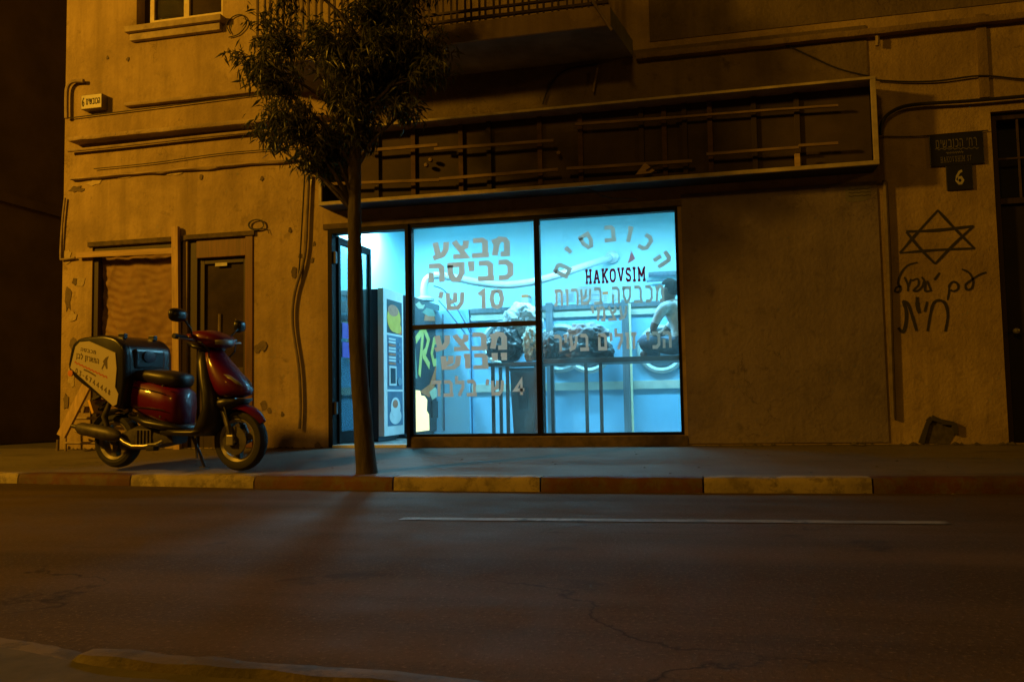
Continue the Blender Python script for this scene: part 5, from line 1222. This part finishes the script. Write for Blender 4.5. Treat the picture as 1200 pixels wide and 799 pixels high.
# front fender
m = MB(); rings = []
for k_ in range(11):
    t = R(142-k_*10.8); rr_ = .268+.012*math.sin(k_*.3); row_ = []
    for j in range(7):
        yy = -.075+.15*j/6; q = rr_-.035*(abs(yy)/.075)**2.5; row_.append(Vector((XFW+q*math.cos(t)*1.02, yy*(1 if k_ < 8 else (11-k_)/3.4), .235+q*math.sin(t))))
    inner = [Vector((p_.x-(p_.x-XFW)*.03, p_.y*.93, p_.z-(p_.z-.235)*.03)) for p_ in reversed(row_)]
    rings.append(row_+inner)
sp('front_fender', m.loft(rings), 'scooter_red', smooth=True, angle=60)
for s_ in (-1, 1):
    f_ = sp('fork', MB().tube([(1.10, s_*.085, .56), (1.18, s_*.085, .38), (1.262, s_*.085, .22)], [.022, .022, .017], 10), 'chrome', smooth=True)
    MB().tube([(1.20, s_*.085, .345), (1.262, s_*.085, .215)], [.028, .026], 10).build('fork_slider', 'engine', f_, smooth=True)
MB().box(1.20, 1.265, -.115, -.085, .20, .28).build('brake_caliper', 'rim', scoot, bevel=.008)
# handlebar unit
hb = sp('handlebar_cover', MB().loft([section(.84, 1.02, 1.075, .10), section(.89, .985, 1.095, .155), section(.97, .955, 1.095, .175), section(1.05, .945, 1.07, .15), section(1.11, .955, 1.035, .10), section(1.135, .97, 1.01, .05)]), 'scooter_red', smooth='all')
sp('instrument_hood', MB().loft([section(.82, .965, 1.03, .12), section(.90, .94, .985, .15), section(1.0, .925, .965, .12)]), 'scooter_black', smooth='all')
MB().loft([[Vector((1.075+.055*math.cos(t_)*a_+.012, -.02+.095*math.sin(t_)*a_, .995+b_)) for t_ in [2*math.pi*k_/14 for k_ in range(14)]] for a_, b_ in ((.5, -.034), (1, -.02), (1.06, .01), (.5, .03))]).build('headlamp', 'lens_clear', hb, smooth='all')
for s_ in (-1, 1):
    MB().loft([section(.90, 1.0, 1.06, .03), section(.95, .99, 1.05, .03)]).build('bar_shroud', 'scooter_red', hb, smooth='all').location = (0, s_*.19, 0)
    sp('handlebar', MB().tube([(.93, s_*.12, 1.01), (.92, s_*.20, 1.02), (.90, s_*.33, 1.03)], .013, 8), 'engine', smooth=True)
    sp('grip', MB().tube([(.912, s_*.235, 1.025), (.90, s_*.35, 1.032)], .021, 12), 'scooter_black', smooth=True)
    sp('brake_lever', MB().tube([(.965, s_*.19, 1.0), (.99, s_*.26, 1.005), (.955, s_*.355, 1.012)], .008, 6), 'chrome', smooth=True)
    mx, mz = (.955, 1.185) if s_ < 0 else (.92, 1.155)
    mr_ = sp('mirror', MB().tube([(.945, s_*.20, 1.03), (.97, s_*.25, 1.09), (mx+.02, s_*.335, mz-.02)], .008, 8), 'scooter_black', smooth=True)
    c_ = Vector((mx, s_*.375, mz)); rings = []
    hw, hh = (.088, .052) if s_ < 0 else (.062, .055)
    for a_, dx in ((.35, .045), (.8, .032), (1.0, .010), (1.0, -.006), (.9, -.012)):
        rings.append([c_+Vector((dx, hw*a_*math.copysign(abs(math.cos(t_))**.7, math.cos(t_)), hh*a_*math.copysign(abs(math.sin(t_))**.7, math.sin(t_)))) for t_ in [2*math.pi*k_/16 for k_ in range(16)]])
    MB().loft(rings).build('mirror_shell', 'box_black', mr_, smooth='all')
    MB().loft([[c_+Vector((dx, hw*.86*math.cos(t_), hh*.86*math.sin(t_))) for t_ in [2*math.pi*k_/16 for k_ in range(16)]] for dx in (-.0125, -.0145)]).build('mirror_glass', 'mirror', mr_)
# engine, exhaust, stand, rear parts
sp('engine_block', MB().loft([section(.12, .14, .30, .09), section(.30, .15, .36, .12), section(.50, .17, .34, .12), section(.66, .20, .31, .09)]), 'engine', smooth=True)
sp('belt_cover', MB().loft([section(-.06, .17, .28, .02), section(.1, .14, .31, .03), section(.35, .16, .30, .03), section(.5, .2, .28, .02)]), 'engine', smooth='all').location = (0, .12, 0)
mf = sp('muffler', MB().tube([(-.24, -.17, .335), (-.20, -.17, .325), (.10, -.165, .28), (.17, -.16, .265), (.20, -.155, .26)], [.030, .050, .058, .045, .022], 14), 'engine', smooth=True)
MB().tube([(-.25, -.17, .337), (-.30, -.17, .345)], .016, 10).build('tail_pipe', 'engine', mf, smooth=True)
sp('exhaust_pipe', MB().tube([(.17, -.15, .26), (.24, -.155, .215), (.32, -.15, .185), (.43, -.14, .185), (.54, -.11, .205), (.60, -.06, .25)], .017, 10), 'chrome', smooth=True)
for s_ in (-1, 1): sp('shock_absorber', MB().tube([(.04, s_*.11, .26), (-.01, s_*.12, .42), (.06, s_*.12, .56)], [.014, .026, .018], 10), 'engine', smooth=True)
sp('kick_starter', MB().tube([(.48, -.15, .20), (.60, -.165, .205), (.615, -.20, .205)], .010, 8), 'chrome', smooth=True)
sp('footpeg', MB().box(.50, .58, -.20, -.14, .155, .19), 'rubber', bevel=.008)
st_ = sp('kickstand', MB().tube([(.76, .02, .26), (.79, .08, .12), (.80, .12, .012)], .012, 8), 'engine', smooth=True); MB().box(.77, .83, .09, .15, .004, .014).build('stand_foot', 'engine', st_)
sp('side_spring', MB().tube([(.83, -.02, .25), (.845, -.02, .09)], .010, 8), 'engine', smooth=True)
sp('rear_mudguard', MB().loft([[Vector((.02+q*math.cos(t), yy, .222+q*math.sin(t))) for yy, q in ((-.07, .245), (-.05, .262), (.05, .262), (.07, .245), (.05, .255), (-.05, .255))] for t in [R(60+k_*14) for k_ in range(9)]]), 'scooter_black', smooth=True)
np_ = sp('number_plate', MB().box(-.012, .012, -.085, .085, -.06, .06), 'yellow', bevel=.003)
np_.location = (-.20, 0, .50); np_.rotation_euler = (0, R(-24), 0)
sp('plate_holder', MB().bar((.06, 0, .62), (-.20, 0, .46), .06, .02), 'scooter_black')
sp('tail_lamp', MB().loft([section(.02, .62, .68, .06), section(-.03, .61, .67, .075), section(-.05, .62, .66, .05)]), 'lens_amber', smooth='all')
sp('rack', MB().bar((-.18, .08, .56), (.30, .08, .745), .025, .02).bar((-.18, -.08, .56), (.30, -.08, .745), .025, .02), 'engine')
# delivery box: side outline in (x, z), rounded shoulders
OUT = [(-.285, .775), (-.235, 1.01), (-.15, 1.06), (.10, 1.075), (.24, 1.045), (.325, .97), (.335, .70), (.30, .49), (.255, .475)]
def smooth_outline(pts, it=2):
    for _ in range(it):
        q = []
        for i in range(len(pts)):
            a_, b_ = pts[i], pts[(i+1) % len(pts)]; q += [(a_[0]*.82+b_[0]*.18, a_[1]*.82+b_[1]*.18), (a_[0]*.18+b_[0]*.82, a_[1]*.18+b_[1]*.82)]
        pts = q
    return pts
so = smooth_outline(OUT); cx_ = sum(p_[0] for p_ in so)/len(so); cz_ = sum(p_[1] for p_ in so)/len(so)
rings = []
for yy, k_ in ((-.262, .90), (-.258, .955), (-.245, .985), (-.215, 1.0), (.215, 1.0), (.245, .985), (.258, .955), (.262, .90)):
    rings.append([Vector((cx_+(p_[0]-cx_)*k_, yy, cz_+(p_[1]-cz_)*k_)) for p_ in so])
db = sp('delivery_box', MB().loft(rings), 'box_black', smooth=True, angle=50)
PANEL = [(-.225, .815), (-.175, .985), (-.13, 1.022), (-.03, 1.025), (.245, .925), (.262, .80), (.25, .655), (.285, .60), (.27, .52), (.235, .505)]
MB().prism(PANEL, lambda a_, b_, d: Vector((a_, d, b_)), -.270, -.2605).build('advert_panel', 'box_panel', db)
MB().prism(PANEL, lambda a_, b_, d: Vector((a_, d, b_)), .2605, .270).build('advert_panel', 'box_panel', db)
pf = lambda o_, dx, dz: (lambda a_, b_, d: Vector((o_[0]+a_*dx[0]+b_*dz[0], -.2702-d, o_[1]+a_*dx[1]+b_*dz[1])))
m = MB(); c30 = (.88, -.47); up30 = (.20, .98)
write(m, '03-6744448', pf((-.17, .775), (.93, -.47), (.12, .99)), 0, .40, 0, .043, .15, .40)
write(m, 'ןבל ןוראמה', pf((-.165, .895), (.97, -.22), (.1, .99)), 0, .25, 0, .04, .17, .12)
write(m, 'הסבכמ', pf((-.12, .95), (.97, -.18), (.1, .99)), 0, .17, 0, .028, .17, .12)
m.ribbon([(-.08, .800), (-.03, .783), (.01, .765), (.05, .745)], .012, lambda a_, b_, d: Vector((a_, -.2702-d, b_)), 0, .001)
m.prism([(.12, .86), (.15, .89), (.18, .90), (.165, .865), (.17, .80), (.155, .80), (.14, .835), (.12, .80), (.105, .80), (.13, .845)], lambda a_, b_, d: Vector((a_, -.2702-d, b_)), 0, .001)
m.build('box_lettering', 'box_ink', db)
m = MB(); m.ribbon([(-.18+.012*i, .862-.0045*i+.006*math.sin(i*2.1)) for i in range(30)], .010, lambda a_, b_, d: Vector((a_, -.2702-d, b_)), 0, .001); m.build('box_lettering', 'red_ink', db)
MB().lathe([(0, 0), (.026, 0), (.026, .01), (0, .012)], lambda u, v, a_: Vector((-.225+u, -.2605-a_, .772+v)), 14).build('box_reflector', 'lens_amber', db, smooth=True)
# lid lip, seam, latch and the moulded front
rim_ = [(cx_+(p_[0]-cx_)*1.012, cz_+(p_[1]-cz_)*1.012) for p_ in so]
MB().loft([[Vector((a_, yy, b_)) for a_, b_ in rim_] for yy in (-.20, -.185)]).build('box_rim', 'box_black', db, smooth=True)
MB().box(.30, .345, -.16, .16, .80, .96).build('front_moulding', 'box_black', db, bevel=.02)
MB().lathe([(0, 0), (.05, 0), (.05, .012), (.035, .016), (0, .016)], lambda u, v, a_: Vector((.345+a_, -.02+u*1.3, .90+v)), 20).build('badge', 'sign_blue', db, smooth=True)
for yy in (-.16, .16): MB().box(.18, .24, yy-.02, yy+.02, 1.045, 1.085).build('hinge', 'box_black', db, bevel=.005)

# cables from the handlebar, panel gaps, grille, bolts
for s_ in (-1, 1):
    sp('control_cable', MB().tube([(.955, s_*.17, 1.0), (1.03, s_*.20, .985), (1.06, s_*.15, .93), (1.02, s_*.10, .86)], .006, 6), 'cable', smooth=True)
sp('brake_hose', MB().tube([(1.13, -.10, .56), (1.20, -.125, .47), (1.225, -.12, .36), (1.235, -.105, .27)], .006, 6), 'cable', smooth=True)
for a_, b_ in (((.33, -.176, .66), (.66, -.168, .60)), ((.36, -.178, .50), (.66, -.168, .47))):
    sp('panel_gap', MB().bar(a_, b_, .004, .006, Vector((0, 1, 0))), 'pblack')
for k_ in range(4): sp('grille_slat', MB().bar((1.20+.012*k_, -.06, .475+.018*k_), (1.20+.012*k_, .06, .475+.018*k_), .012, .006), 'engine')
for x_, z_ in ((.36, .70), (.64, .66), (.40, .43), (.62, .42)):
    sp('bolt', MB().lathe([(0, -.006), (.008, -.006), (.008, .004), (0, .004)], lambda u, v, a_: Vector((x_+u, -.176+a_, z_+v)), 10), 'engine', smooth=True)
for k_ in range(5): sp('cooling_fin', MB().box(.33+.035*k_, .345+.035*k_, -.13, -.115, .20, .31), 'engine')
